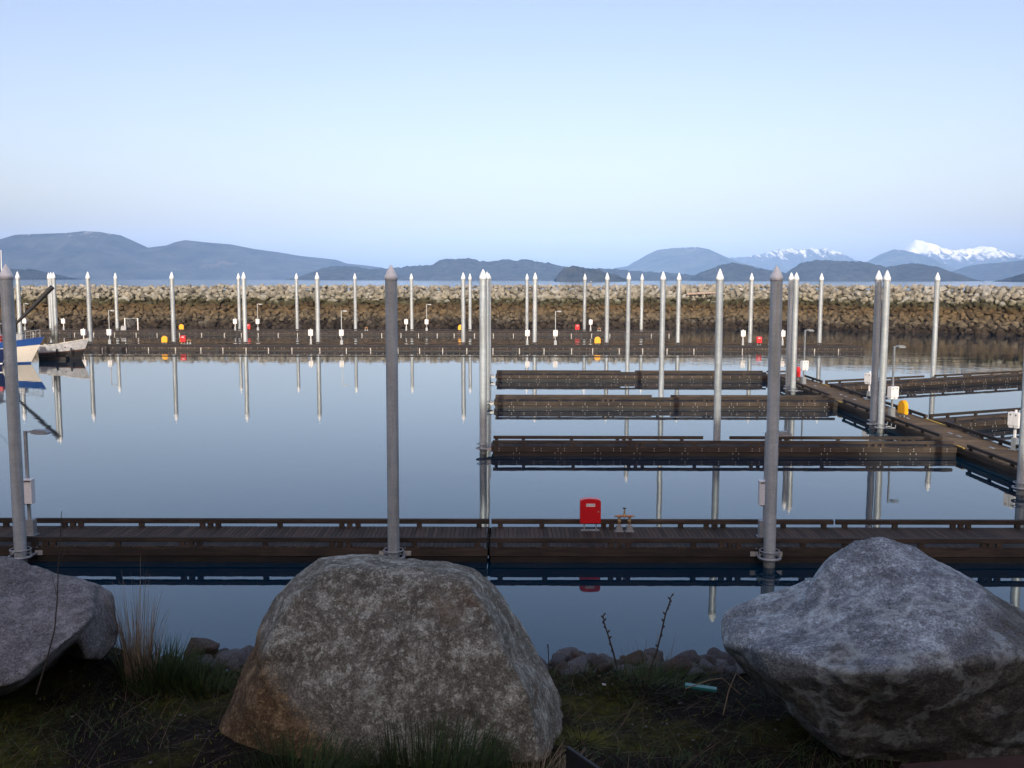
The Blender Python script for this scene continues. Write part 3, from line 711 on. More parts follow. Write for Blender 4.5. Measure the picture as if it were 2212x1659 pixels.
def meter_post(light=False, H=2.0, pole_top=4.35, single=False):
    c = empty('power_post', (0, 0, 0))
    mb = MB(); mb.bar(-0.001, 0.0, 0, 0, 0, 0) if False else None
    mb = MB(); mb.box(-0.17, 0.17, -0.13, 0.13, 0.0, 0.55) if light else mb.box(-0.12, 0.12, -0.1, 0.1, 0.0, 0.62)
    mb.box(-0.22, 0.22, -0.18, 0.18, 0.0, 0.02); mb.build('base_housing', M['steel'], c)
    z0 = 1.12; z1 = z0+0.78
    mb = MB(); mb.box(-0.045, 0.045, -0.045, 0.045, 0.55, pole_top if light else z0+0.02); mb.build('stem', M['steel'] if light else M['white'], c)
    if single:
        mb = MB(); mb.prism([(-0.25, z0), (0.25, z0), (0.25, z1), (-0.25, z1)], -0.30, -0.05, 'y'); mb.box(-0.27, 0.27, -0.32, -0.04, z1, z1+0.025); bx = mb.build('meter_box', M['white'], c)
        mb = MB(); mb.box(-0.22, 0.22, -0.325, -0.3, z1-0.045, z1-0.02); mb.box(-0.22, 0.22, -0.31, -0.1, z0-0.02, z0-0.001); mb.build('vent', M['rubber'], bx)
    else:
        for q in (-1, 1):
            mb = MB(); mb.prism([(q*0.15-0.135, z0+0.12), (q*0.15+0.135, z0+0.12), (q*0.15+0.135, z1), (q*0.15-0.135, z1)], -0.22, 0.12, 'y')
            mb.prism([(q*0.15-0.10, z0), (q*0.15+0.10, z0), (q*0.15+0.135, z0+0.12), (q*0.15-0.135, z0+0.12)], -0.18, 0.10, 'y')
            bx = mb.build('meter_box', M['white'], c)
            mb = MB(); mb.box(q*0.15-0.03, q*0.15+0.03, -0.235, -0.22, z1-0.16, z1-0.09); mb.build('meter_dial', M['black'], bx)
        mb = MB(); mb.box(-0.04, 0.04, -0.04, 0.04, z0+0.2, z1+0.12) if not light else mb.box(-0.05, 0.05, 0.121, 0.14, z0+0.2, z1)
        mb.build('conduit', M['white'], c)
    if light:
        mb = MB(); mb.tube([(0, 0, pole_top-0.06), (0.16, 0, pole_top-0.02), (0.26, 0, pole_top-0.03)], 0.03, 8); mb.build('arm', M['steel'], c)
        mb = MB(); mb.prism([(0.24, pole_top-0.09), (0.78, pole_top-0.09), (0.80, pole_top-0.05), (0.66, pole_top+0.03), (0.30, pole_top+0.05), (0.22, pole_top)], -0.13, 0.13, 'y'); lh = mb.build('lamp_head', M['steel'], c)
        mb = MB(); mb.box(0.36, 0.76, -0.11, 0.11, pole_top-0.115, pole_top-0.09); mb.build('lens', M['glass'], lh)
    return c
def hydrant():
    c = empty('hydrant', (0, 0, 0))
    for x in (-0.175, 0.175):
        mb = MB(); mb.box(x-0.10, x+0.10, -0.10, 0.10, 0.02, 0.22); mb.box(x-0.15, x+0.15, -0.13, 0.13, 0, 0.02); mb.build('pedestal', M['steel'], c)
        mb = MB(); mb.lathe([(0.04, 0.22), (0.04, 0.30), (0.065, 0.33), (0.05, 0.38), (0.035, 0.42), (0.045, 0.47), (0.045, 0.50)], 12, (x, 0, 0)); mb.build('valve_riser', M['brass'], c)
    mb = MB(); mb.tube([(-0.26, 0, 0.52), (0.26, 0, 0.52)], 0.042, 12); mb.build('manifold_pipe', M['copper'], c)
    for q in (-1, 1):
        mb = MB(); mb.tube([(q*0.26, 0, 0.52), (q*0.31, 0, 0.53), (q*0.335, -0.02, 0.49)], [0.03, 0.022, 0.018], 8); mb.build('spigot', M['brass'], c)
    mb = MB(); mb.lathe([(0.06, 0.54), (0.05, 0.58), (0.025, 0.61), (0.03, 0.66), (0.03, 0.72), (0.02, 0.74), (0.015, 0.79)], 12); mb.build('gate_valve', M['brass'], c)
    mb = MB(); mb.torus((0, 0, 0.79), 0.055, 0.012, 16, 6); mb.tube([(-0.055, 0, 0.79), (0.055, 0, 0.79)], 0.008, 6); mb.build('hand_wheel', M['rubber'], c)
    mb = MB(); mb.tube([(0, -0.03, 0.385), (0, 0.02, 0.385)], 0.028, 10); mb.tube([(0, 0, 0.385), (0, 0, 0.49)], 0.008, 6); mb.build('drain_plug', M['rubber'], c)
    return c
_fp = {}
def place(kind, maker, loc, label, cat, group, rz=0.0):
    if kind not in _fp: o = maker(); _fp[kind] = o; o.location = loc; o.rotation_euler = (0, 0, rz)
    else: o = copy_tree(_fp[kind], loc, rz)
    return tag(o, label, cat, group)
G1, G2, G3, G4 = 'fire hose cabinets', 'life ring cabinets', 'power posts on the docks', 'hydrants on the docks'
def onA(px_): return (XatY(px_, 128.7, 1.0), 128.7, DZ)
def onB(px_): return (XatY(px_, 161.8, 1.0), 161.8, DZ)
place('hose', hose_cabinet, (XatY(1275.5, 33.1, 1.0), 33.1, DZ), 'large red cabinet with white nameplate on legs on the near dock', 'cabinet', G1)
place('hose', hose_cabinet, (24.25, 84.2, DZ), 'dark red cabinet seen end-on at the far end of the brown walkway', 'cabinet', G1, R(-90))
for f_, px_, lab in ((onA, 395.6, 'red cabinet on the nearer far dock, right of the yellow one'), (onB, 536, 'red cabinet half hidden behind a pile on the farther far dock at left'),
                    (onB, 1247, 'red cabinet on the farther far dock right of centre'), (onA, 1639.6, 'red cabinet on the nearer far dock near its right end')):
    place('hose', hose_cabinet, f_(px_), lab, 'cabinet', G1)
for f_, px_, lab in ((onA, 355, 'yellow round-topped cabinet on the nearer far dock at left'), (onB, 391.6, 'yellow round-topped cabinet on the farther far dock behind the third thick pile'),
                    (onB, 994.5, 'orange-yellow cabinet mostly hidden behind a thick pile near the centre'), (onA, 1290.6, 'yellow round-topped cabinet on the nearer far dock right of centre')):
    place('ring', ring_cabinet, f_(px_), lab, 'cabinet', G2)
place('ring', ring_cabinet, (24.25, 61.3, DZ), 'orange-yellow cabinet seen edge-on beside the piles on the walkway', 'cabinet', G2, R(-78))
for f_, px_, lab, kd in ((onB, 508, 'white double meter post left of the close pile pair on the farther far dock', 0), (onB, 557, 'lit-type tall post with white meter box right of the close pile pair', 1),
        (onA, 671.5, 'white double meter post left of the fifth thick pile on the nearer far dock', 0), (onA, 237, 'tall lamp post with white meter box at the left of the nearer far dock', 1),
        (onA, 181, 'white double meter post above the bow of the white skiff', 0), (onB, 137.5, 'white meter box right of the dark-footed pile pair', 0), (onB, 54, 'tall lamp post with meter box behind the blue boat, crossed by the boom', 1),
        (onA, 738, 'tall lamp post with meter box left of the central near pile, nearer far dock', 1), (onB, 877.5, 'white double meter post right of the central near pile', 0),
        (onB, 921.5, 'tall lamp post with meter box on the farther far dock near the centre', 1), (onA, 1139, 'white double meter post left of the eighth thick pile', 0),
        (onA, 1199.5, 'tall lamp post with meter box right of the eighth thick pile', 1), (onB, 1275.5, 'white double meter post right of the central red cabinet on the farther dock', 0),
        (onA, 1604.5, 'white double meter post left of the red cabinet near the right end of the dock', 0), (onA, 1690, 'white meter box peeking out right of the shaded right-hand pile, farther away', 0)):
    place('mpl' if kd else 'mp', (lambda: meter_post(True)) if kd else (lambda: meter_post(False)), f_(px_), lab.replace('lit-type tall post', 'tall lamp post'), 'power post', G3, 0)
place('mpn', lambda: meter_post(True, pole_top=3.50, single=True), (XatY(66, 32.35, 0.6), 32.35, DZ), 'near dock lamp post with white box behind the leftmost shaded pile', 'lamp post', 'lamp posts of the near dock')
place('mpn', None, (XatY(1650.5, 32.35, 0.6), 32.35, DZ), 'near dock lamp post mostly hidden behind the right-hand shaded pile', 'lamp post', 'lamp posts of the near dock', 0)
place('mpw', lambda: meter_post(True, pole_top=4.4), (XatY(1735.5, 80.9, 0.6), 80.9, DZ), 'grey lamp post with white box at the far part of the walkway', 'lamp post', 'lamp posts of the walkway', R(20))
place('mpw', None, (XatY(1926, 61.4, 0.6), 61.4, DZ), 'grey lamp post beside the orange-yellow cabinet on the walkway', 'lamp post', 'lamp posts of the walkway', R(20))
for o in (_fp['mpw'],): pass
place('mp', None, (XatY(2191, 49.4, 0.6), 49.4, DZ), 'white meter post on the right edge of the walkway, nearest to the camera', 'power post', G3, R(-62))
place('mp', None, (XatY(1877, 70.2, 0.6), 70.2, DZ), 'white meter post on the walkway left of the nearer pile pair', 'power post', G3, R(-62))
place('mp', None, (22.95, 86.6, DZ), 'white meter post at the far left corner of the walkway beside the shaded pile', 'power post', G3, R(60))
place('hyd', hydrant, (XatY(1349.2, 33.0, 0.8), 33.0, DZ), 'copper double-riser hydrant with hand wheel beside the large red cabinet', 'hydrant', G4)
for f_, px_, lab in ((onB, 791, 'small copper hydrant on the farther far dock left of the central near pile'), (onB, 1294, 'small copper hydrant above the yellow cabinet right of centre'),
                    (onA, 1044.5, 'copper hydrant showing left of the thick hooped pile at the centre'), (onA, 1664, 'small copper hydrant close left of the shaded right-hand pile'), (onA, 408, 'pale hydrant at the foot of the red cabinet on the left')):
    place('hyd', hydrant, f_(px_), lab, 'hydrant', G4)

# small grey gate frame with gear on the farther dock
gl = XatY(271, 161.5, 1); gr = XatY(299, 161.5, 1)
gf = empty('gear_frame', (gl, 161.3, DZ), 0, 'small grey steel frame with outboard motor and bins on the farther dock', 'frame')
w = gr-gl
for x in (0, w):
    mb = MB(); mb.box(x-0.07, x+0.07, -0.07, 0.07, 0, 2.05); mb.build('post', M['white'], gf)
mb = MB(); mb.tube([(0, 0, 1.95), (w, 0, 1.95)], 0.04, 6); mb.build('top_bar', M['steel'], gf)
mb = MB()
for k in range(1, 9): mb.tube([(w*0.5*k/9, 0.02, 0.5), (w*0.5*k/9, 0.02, 1.93)], 0.012, 4)
mb.build('mesh_panel', M['steel'], gf)
mb = MB(); mb.prism([(-0.55, 0), (0.3, 0), (0.35, 0.75), (-0.45, 0.8)], -0.5, 0, 'y'); mb.build('bin', M['steel'], gf)
mb = MB(); mb.prism([(1.1, 0.9), (1.65, 0.85), (1.85, 1.3), (1.7, 1.7), (1.25, 1.75), (1.0, 1.35)], -0.5, -0.1, 'y'); mb.tube([(1.6, -0.3, 0.9), (1.65, -0.3, 0.15)], 0.06, 6); mb.build('outboard_motor', M['rubber'], gf)

# ------------------------------------------------------------ boats
def boat_hull(L, beam, hb, hs, mats, parent, keel=-0.35, stem_rake=0.9, bands=None, n=26):
    """hull with its bow towards +x; hb/hs sheer height at bow and stern; bands = [(z fraction from water, part name, material)]"""
    secs = []
    for i in range(n+1):
        t = i/n
        half = beam/2*(1-max(0, (t-0.45)/0.55)**2.2)*(0.86+0.14*min(1, t/0.3))
        sheer = hs + (hb-hs)*t**1.8
        secs.append((t, half, sheer))
    levels = [keel/1.0] 
    def ring(t, half, sheer, f):              # f 0 at the water, 1 at the sheer
        z = sheer*f; flare = 0.72+0.28*f**0.8 if f >= 0 else 0.6
        x = t*(L-stem_rake) + stem_rake*(t**3)*(f if f > 0 else 0.0)
        return x, half*flare, z
    prev = -0.25
    for (f1, nm, mat) in bands:
        mb = MB(); steps = 4; rows = []
        for s in range(steps+1):
            f = prev + (f1-prev)*s/steps; rows.append([ring(*sec, f) for sec in secs])
        for side in (-1, 1):
            base = len(mb.v)
            for row in rows:
                for (x, y, z) in row: mb.v.append((x, side*y, z))
            m_ = n+1
            for s in range(steps):
                for i in range(n):
                    q = (base+s*m_+i, base+s*m_+i+1, base+(s+1)*m_+i+1, base+(s+1)*m_+i)
                    mb.f.append(q if side == -1 else tuple(reversed(q))); mb.sm.append(True)
        # transom
        for s in range(steps):
            a_, b_ = rows[s][0], rows[s+1][0]
            mb.add([(a_[0], -a_[1], a_[2]), (a_[0], a_[1], a_[2]), (b_[0], b_[1], b_[2]), (b_[0], -b_[1], b_[2])], [(0, 1, 2, 3)])
        mb.build(nm, mat, parent); prev = f1
    mb = MB(); vs_ = [ring(*s_, 0.93) for s_ in secs]
    mb.v = [(x, -y*0.99, z) for x, y, z in vs_] + [(x, y*0.99, z) for x, y, z in vs_]; m_ = n+1
    mb.f = [(i, i+1, m_+i+1, m_+i) for i in range(n)]; mb.sm = [False]*n
    mb.build('deck', mats['deck'], parent)
    mb = MB()
    for sd_ in (-1, 1): mb.tube([(ring(*s_, 1.0)[0], sd_*ring(*s_, 1.0)[1], ring(*s_, 1.0)[2]+0.01) for s_ in secs], 0.045, 6)
    mb.build('rub_rail', mats['rail'], parent)
M['bwhite'] = simple('boat_gelcoat', (0.66, 0.62, 0.54), 0.35, var=0.06)
M['bgrey'] = simple('boat_worn_white', (0.46, 0.47, 0.48), 0.5, var=0.14, scale=3)
M['bblue'] = simple('boat_blue', (0.02, 0.07, 0.26), 0.35, var=0.08)
M['bnavy'] = simple('boat_navy', (0.01, 0.018, 0.07), 0.3, var=0.08)
M['bblack'] = simple('boat_tar', (0.02, 0.018, 0.017), 0.6)
M['brown'] = simple('boat_varnish', (0.10, 0.045, 0.03), 0.6)
M['win'] = simple('boat_window', (0.03, 0.04, 0.05), 0.08)
bm_ = {'deck': M['bwhite'], 'rail': M['bblue']}
q = P(70, 786, z=0)
Lb = 12.0
bt = empty('fishing_boat', (q.x-Lb+0.9+0.02, q.y+0.3, 0), 0, 'white hulled fishing boat with blue gunwale and raised dark boom, bow at left', 'boat')
bt.rotation_euler = (0, 0, R(3))
boat_hull(Lb, 3.6, 2.75, 1.7, bm_, bt, bands=[(0.06, 'boot_stripe', M['bblue']), (0.72, 'hull', M['bwhite']), (1.0, 'gunwale_band', M['bblue'])], stem_rake=1.5)
mb = MB(); mb.prism([(3.0, 1.8), (7.2, 2.2), (7.0, 4.0), (3.1, 4.1)], -1.1, 1.1, 'y'); cb = mb.build('cabin', M['bwhite'], bt)
for (a_, b__) in ((3.5, 4.4), (4.7, 5.6), (5.9, 6.7)):
    mb = MB(); mb.box(a_, b__, -1.13, -1.10, 3.1, 3.75); mb.build('window', M['win'], cb)
mb = MB(); mb.box(2.7, 7.5, -1.3, 1.3, 4.1, 4.2); mb.build('roof', M['bwhite'], cb)
mb = MB(); mb.box(7.25, 7.9, -0.9, 0.4, 2.2, 2.9); mb.build('fish_box', M['red'], bt)
mb = MB()
st = []
for k in range(7):
    x = 7.9+0.62*k; y = -1.62*(1-max(0, ((x+0.0)/Lb-0.45)/0.55)**2.2)+0.1; z0 = 1.7+1.05*(x/Lb)**1.8
    st.append((x, y, z0+0.85)); mb.tube([(x, y, z0), (x, y, z0+0.85)], 0.022, 6)
mb.tube(st, 0.025, 6); mb.tube([(x, y, z-0.4) for x, y, z in st], 0.016, 6)
for k in range(7): mb.tube([(st[k][0], -st[k][1], st[k][2]-0.85), (st[k][0], -st[k][1], st[k][2])], 0.022, 6)
mb.tube([(x, -y, z) for x, y, z in st], 0.025, 6)
mb.build('bow_railing', M['steel'], bt)
mb = MB(); mb.box(9.2, 9.9, -0.3, 0.4, 2.4, 3.1); mb.build('anchor_winch', M['steel'], bt)
bo = Vector((bt.location.x, bt.location.y, 0))
inv = Matrix.Rotation(-R(3), 3, 'Z')
def bl(px_, py_, Yq): return inv @ (P(px_, py_, Y=Yq)-bo)
a_, c_ = bl(34, 700, 105.5), bl(113, 620, 105.5)
mb = MB(); mb.tube([a_, a_+(c_-a_)*0.5, c_], [0.13, 0.22, 0.27], 10); mb.tube([a_+Vector((-0.1, 0, -3)), a_], 0.1, 8); mb.build('boom', M['rubber'], bt)
a_, c_ = bl(7, 700, 105), bl(2, 540, 105)
mb = MB(); mb.tube([a_+Vector((0, 0, -2.5)), a_, c_], [0.08, 0.07, 0.04], 8); mb.build('antenna_mast', M['white'], bt)
a_, c_ = bl(9, 700, 104.5), bl(3, 606, 104.5)
mb = MB(); mb.tube([a_+Vector((0, 0, -2.5)), c_], [0.1, 0.07], 8); mb.tube([c_, a_+Vector((-4, 0, 0))], 0.02, 5); mb.build('rigging_pole', M['rubber'], bt)

q0 = P(84, 777, z=0); Ls = 5.2
sk = empty('work_skiff', (q0.x-0.2, q0.y+1.0, 0), R(6), 'white and black wooden work skiff moored behind the pile pair, high bow to the right', 'boat')
boat_hull(Ls, 2.3, 2.25, 1.55, {'deck': M['brown'], 'rail': M['bwhite']}, sk, bands=[(0.42, 'lower_hull', M['bblack']), (0.50, 'waist_strake', M['brown']), (1.0, 'upper_hull', M['bgrey'])], stem_rake=0.9)
mb = MB(); mb.tube([(2.1, -1.15, 1.2), (2.0, -1.2, 0.5)], 0.09, 8); mb.tube([(3.6, -1.1, 1.3), (3.55, -1.15, 0.6)], 0.09, 8); mb.build('fender', M['rubber'], sk)
mb = MB(); mb.box(0.9, 1.3, -0.8, 0.8, 1.2, 1.75); mb.build('engine_box', M['bblack'], sk)
mb = MB(); mb.box(2.8, 3.0, -1.0, 1.0, 1.3, 1.42); mb.build('thwart', M['brown'], sk)
nv = empty('navy_boat', (P(16, 795, z=0).x-8.0, P(16, 795, z=0).y, 0), 0, 'navy blue boat hull with thin white stripe cut off by the left frame edge', 'boat')
boat_hull(8.0, 2.6, 1.9, 1.3, {'deck': M['bwhite'], 'rail': M['bnavy']}, nv, bands=[(0.2, 'lower_hull', M['bnavy']), (0.27, 'stripe', M['white']), (1.0, 'upper_hull', M['bnavy'])], stem_rake=0.6)
mb = MB(); mb.prism([(2.5, 1.3), (5.4, 1.5), (5.0, 2.3), (2.6, 2.4)], -0.8, 0.8, 'y'); mb.build('cabin', M['bwhite'], nv)
# float and ring block where the pile pair stands
q = P(121, 783, z=0)
mb = MB(); mb.box(-1.4, 1.3, -0.5, 0.5, -0.3, 0.32); t = mb.build('mooring_float', M['float'], None, (XatY(122, 110, 0), 109.9, 0)); tag(t, 'low dark mooring float at the foot of the pile pair by the skiff', 'float')
# distant boat on the open sea
q = P(1277.5, 604.8, Y=2300)
fb = empty('distant_boat', (q.x-4.5, 2300, 0), 0, 'tiny dark motor boat far out on the open sea beyond the breakwater', 'boat')
boat_hull(9.0, 3, 1.7, 1.2, {'deck': M['bblack'], 'rail': M['bblack']}, fb, bands=[(1.0, 'hull', M['bnavy'])], n=10)
mb = MB(); mb.prism([(2.2, 1.2), (5.5, 1.2), (5.0, 3.4), (2.4, 3.4)], -1, 1, 'y'); mb.tube([(3.6, 0, 3.4), (3.6, 0, 5.2)], 0.12, 5); mb.build('cabin', M['steel'], fb)

# ------------------------------------------------------------ foreground boulders
def boulder(name, hulls, mat, label, vox=0.012, amp=0.012, seed=0.0, base=None, smooth_it=5, back=0.0):
    hulls = [[(a_, b_, y_+back) for (a_, b_, y_) in h_] for h_ in hulls]
    allp = [P(a_, b_, Y=y_) for h_ in hulls for (a_, b_, y_) in h_]
    c = sum(allp, Vector())/len(allp); c.z = 7.4
    bm = bmesh.new()
    for h_ in hulls:
        vs_ = [bm.verts.new(P(a_, b_, Y=y_)-c) for (a_, b_, y_) in h_]
        r = bmesh.ops.convex_hull(bm, input=vs_)
        bmesh.ops.delete(bm, geom=[g for g in r['geom_interior'] if isinstance(g, bmesh.types.BMVert)], context='VERTS')
    me = bpy.data.meshes.new(name); bm.to_mesh(me); bm.free()
    o = link_mesh(name, me, None, c)
    md = o.modifiers.new('r', 'REMESH'); md.mode = 'VOXEL'; md.voxel_size = vox
    md = o.modifiers.new('s', 'SMOOTH'); md.factor = 0.5; md.iterations = smooth_it
    dg = bpy.context.evaluated_depsgraph_get(); me2 = bpy.data.meshes.new_from_object(o.evaluated_get(dg))
    o.modifiers.clear(); o.data = me2; me2.name = name
    bm = bmesh.new(); bm.from_mesh(me2); bm.normal_update()
    for v_ in bm.verts:
        p = v_.co; q_ = p*3.1 + Vector((seed, 0, 0))
        d_ = noise.noise(q_)*amp*2.0 + noise.fractal(p*11+Vector((0, seed, 0)), 0.9, 2.2, 4)*amp*0.7
        d_ += (abs(noise.noise(p*4.2+Vector((seed*2, 1, 0))))-0.2)*amp*1.6 + noise.noise(p*38)*amp*0.18
        k_ = abs(noise.noise(p*2.3+Vector((seed, seed, 1))))
        d_ -= amp*1.5*max(0, 0.10-k_)/0.10                       # shallow crack lines
        v_.co += v_.normal*d_
    bm.to_mesh(me2); bm.free()
    me2.materials.clear(); me2.materials.append(mat)
    me2.polygons.foreach_set('use_smooth', [True]*len(me2.polygons))
    return tag(o, label, 'boulder', 'boulders along the bank edge')
def stone_mat(name, dk, md_, lt, stain, sc=1.0, veins=True, seed=0, speck=0.5, stain_at=0.56, low_tint=None):
    m, nt, b = new_mat(name)
    g = nt.nodes.new("ShaderNodeTexCoord"); mp = nt.nodes.new("ShaderNodeMapping"); mp.inputs['Location'].default_value = (seed, seed*0.7, 0); nt.links.new(g.outputs['Object'], mp.inputs[0]); v = mp.outputs[0]
    n1 = nz(nt, v, 12*sc, 9, 0.76); n2 = nz(nt, v, 150*sc, 3, 0.7); n3 = nz(nt, v, 2.2*sc, 5, 0.6, dist=0.6)
    n4 = nz(nt, v, 48*sc, 6, 0.78, dist=0.3)
    c = ramp(nt, [(0.33, dk), (0.50, md_), (0.68, lt)], n1).outputs[0]
    sp_ = ramp(nt, [(0.53, (0,)*3), (0.60, (1,)*3)], n4).outputs[0]
    c = mix(nt, c, lt, mth(nt, 'MULTIPLY', sp_, speck))
    c = mix(nt, c, ramp(nt, [(0.30, (0.35, 0.34, 0.33)), (0.52, (1,)*3), (0.72, (1.6,)*3)], n2).outputs[0], 1.0, 'MULTIPLY')
    c = mix(nt, c, stain, mth(nt, 'MULTIPLY', ramp(nt, [(stain_at, (0,)*3), (stain_at+0.12, (1,)*3)], n3).outputs[0], 0.75))
    if low_tint:                                              # multiplied darker and browner towards the low side, ragged border
        dt = nd(nt, "ShaderNodeVectorMath"); dt.operation = 'DOT_PRODUCT'; nt.links.new(g.outputs['Object'], dt.inputs[0]); dt.inputs[1].default_value = low_tint[0]
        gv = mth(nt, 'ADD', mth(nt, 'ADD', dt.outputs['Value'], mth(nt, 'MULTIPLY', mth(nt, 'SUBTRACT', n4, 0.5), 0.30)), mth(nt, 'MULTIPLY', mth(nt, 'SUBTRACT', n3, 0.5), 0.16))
        gm = nd(nt, "ShaderNodeMapRange"); nt.links.new(gv, gm.inputs[0]); gm.inputs[1].default_value = low_tint[1]; gm.inputs[2].default_value = low_tint[1]+0.09
        c = mix(nt, c, mix(nt, c, low_tint[2], 1.0, 'MULTIPLY'), gm.outputs[0])
    if veins:
        mg = nz(nt, v, 2.6*sc, 6, 0.6, dist=0.15)
        vv = mth(nt, 'ABSOLUTE', mth(nt, 'SUBTRACT', mg, 0.5))
        ve = ramp(nt, [(0.0, (1,)*3), (0.03, (0,)*3)], vv).outputs[0]
        c = mix(nt, c, tuple(min(1, x*1.4) for x in lt), mth(nt, 'MULTIPLY', ve, 0.28))
    nt.links.new(c, b.inputs['Base Color']); b.inputs['Roughness'].default_value = 0.85; b.inputs['Specular IOR Level'].default_value = 0.3
    hh = mth(nt, 'ADD', mth(nt, 'MULTIPLY', n4, 1.0), mth(nt, 'MULTIPLY', n2, 0.35))
    bump(nt, b, hh, 0.9, 0.012)
    return m
S_c = stone_mat('boulder_granite_speckled', (0.105, 0.098, 0.075), (0.21, 0.20, 0.158), (0.58, 0.60, 0.51), (0.13, 0.075, 0.038), 1.0, False, 3.0, 0.6, 0.60, ((-0.8, 0, -0.9), 0.02, (0.62, 0.42, 0.26)))
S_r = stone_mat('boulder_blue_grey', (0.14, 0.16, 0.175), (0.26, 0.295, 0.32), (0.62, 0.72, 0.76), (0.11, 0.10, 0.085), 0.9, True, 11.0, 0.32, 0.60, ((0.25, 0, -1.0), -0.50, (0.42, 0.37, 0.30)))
S_l = stone_mat('boulder_pale_grey', (0.11, 0.11, 0.115), (0.20, 0.20, 0.20), (0.36, 0.37, 0.37), (0.14, 0.095, 0.05), 0.9, True, 21.0, 0.3, 0.60)
boulder('boulder', [[(600,1655,3.0),(900,1680,2.95),(1172,1645,2.93),(1138,1490,2.97),(1085,1395,3.03),(1018,1262,3.17),(1000,1236,3.25),(900,1222,3.27),(720,1222,3.27),(635,1290,3.2),(575,1400,3.12),(545,1520,3.05),
    (466,1600,3.2),(480,1560,3.25),(537,1440,3.35),(556,1345,3.42),(600,1288,3.45),(650,1238,3.5),(690,1210,3.5),(760,1201,3.5),(850,1203,3.5),(960,1210,3.5),(1022,1232,3.5),(1062,1268,3.58),(1122,1340,3.58),(1172,1420,3.56),(1212,1500,3.5),(1225,1550,3.46),(1215,1600,3.4),
    (480,1650,3.15),(640,1560,3.95),(1120,1560,3.95),(720,1330,3.85),(1000,1330,3.85)]], S_c,
    'large speckled brown-grey boulder in the centre foreground with grass at its foot', back=0.17, seed=2.0, smooth_it=1, amp=0.008)
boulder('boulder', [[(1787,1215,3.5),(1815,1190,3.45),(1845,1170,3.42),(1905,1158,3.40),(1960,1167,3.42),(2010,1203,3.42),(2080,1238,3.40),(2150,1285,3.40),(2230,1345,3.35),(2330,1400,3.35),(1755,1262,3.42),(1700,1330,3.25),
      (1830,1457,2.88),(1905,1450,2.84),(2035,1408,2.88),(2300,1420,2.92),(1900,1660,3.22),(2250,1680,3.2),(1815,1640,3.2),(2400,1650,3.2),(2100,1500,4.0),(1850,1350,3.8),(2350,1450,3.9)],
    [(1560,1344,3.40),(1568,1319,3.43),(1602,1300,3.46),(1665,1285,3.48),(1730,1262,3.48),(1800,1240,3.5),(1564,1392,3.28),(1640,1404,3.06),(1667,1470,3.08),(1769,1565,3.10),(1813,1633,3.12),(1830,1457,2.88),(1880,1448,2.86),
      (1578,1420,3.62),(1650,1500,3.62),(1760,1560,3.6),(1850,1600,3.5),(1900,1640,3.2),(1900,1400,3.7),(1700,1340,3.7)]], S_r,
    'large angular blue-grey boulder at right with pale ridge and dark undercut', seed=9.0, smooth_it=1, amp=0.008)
boulder('boulder', [[(-160,1240,3.8),(-60,1205,3.9),(0,1203,3.92),(60,1214,3.9),(102,1227,3.88),(170,1251,3.85),(205,1264,3.8),(200,1330,3.6),(160,1375,3.5),(102,1408,3.42),(51,1468,3.35),(0,1488,3.32),(-150,1500,3.3),(-200,1400,3.5),
      (60,1480,3.9),(0,1520,4.0),(-150,1520,4.0),(160,1400,4.0),(150,1290,4.1)],
    [(165,1258,3.82),(205,1262,3.82),(239,1280,3.85),(247,1298,3.86),(254,1358,3.86),(250,1394,3.82),(219,1428,3.75),(188,1424,3.66),(168,1376,3.62),(160,1300,3.7),(120,1300,4.1),(200,1400,4.1),(130,1410,4.0)],], S_l,
    'pale grey boulder with brown streaks cut by the left frame edge', seed=5.0, smooth_it=1, amp=0.008)

# ------------------------------------------------------------ riprap at the bank edge (parts of the bank)
S_rr = [stone_mat('riprap_grey', (0.05, 0.05, 0.055), (0.11, 0.11, 0.115), (0.27, 0.28, 0.28), (0.10, 0.07, 0.045), 2.0, False, 31, 0.35),
        stone_mat('riprap_brown', (0.05, 0.04, 0.035), (0.11, 0.085, 0.07), (0.24, 0.21, 0.19), (0.12, 0.07, 0.04), 2.0, False, 37, 0.3),
        stone_mat('riprap_pale', (0.09, 0.09, 0.095), (0.17, 0.175, 0.18), (0.33, 0.34, 0.35), (0.10, 0.08, 0.06), 2.0, False, 43, 0.35)]
rip = empty('riprap', (0, 4.2, 7.3), kind='structure')
def soft_rock(seed, mat):
    me = hull_mesh('rock', None, seed, 14, (1, 0.85, 0.72)); o = link_mesh('rock', me)
    md = o.modifiers.new('b', 'BEVEL'); md.width = 0.06; md.segments = 2; md.limit_method = 'NONE'
    md = o.modifiers.new('r', 'REMESH'); md.mode = 'VOXEL'; md.voxel_size = 0.06
    md = o.modifiers.new('s', 'SMOOTH'); md.factor = 0.5; md.iterations = 2
    dg = bpy.context.evaluated_depsgraph_get(); me2 = bpy.data.meshes.new_from_object(o.evaluated_get(dg))
    bpy.data.objects.remove(o)
    for v_ in me2.vertices: v_.co = v_.co*(1+0.10*noise.noise(v_.co*4+Vector((seed, 0, 0))))
    me2.polygons.foreach_set('use_smooth', [True]*len(me2.polygons)); me2.materials.append(mat); me2.name = 'rock'
    return me2
soft = [soft_rock(300+i, S_rr[i % 3]) for i in range(9)]
rr = random.Random(12)
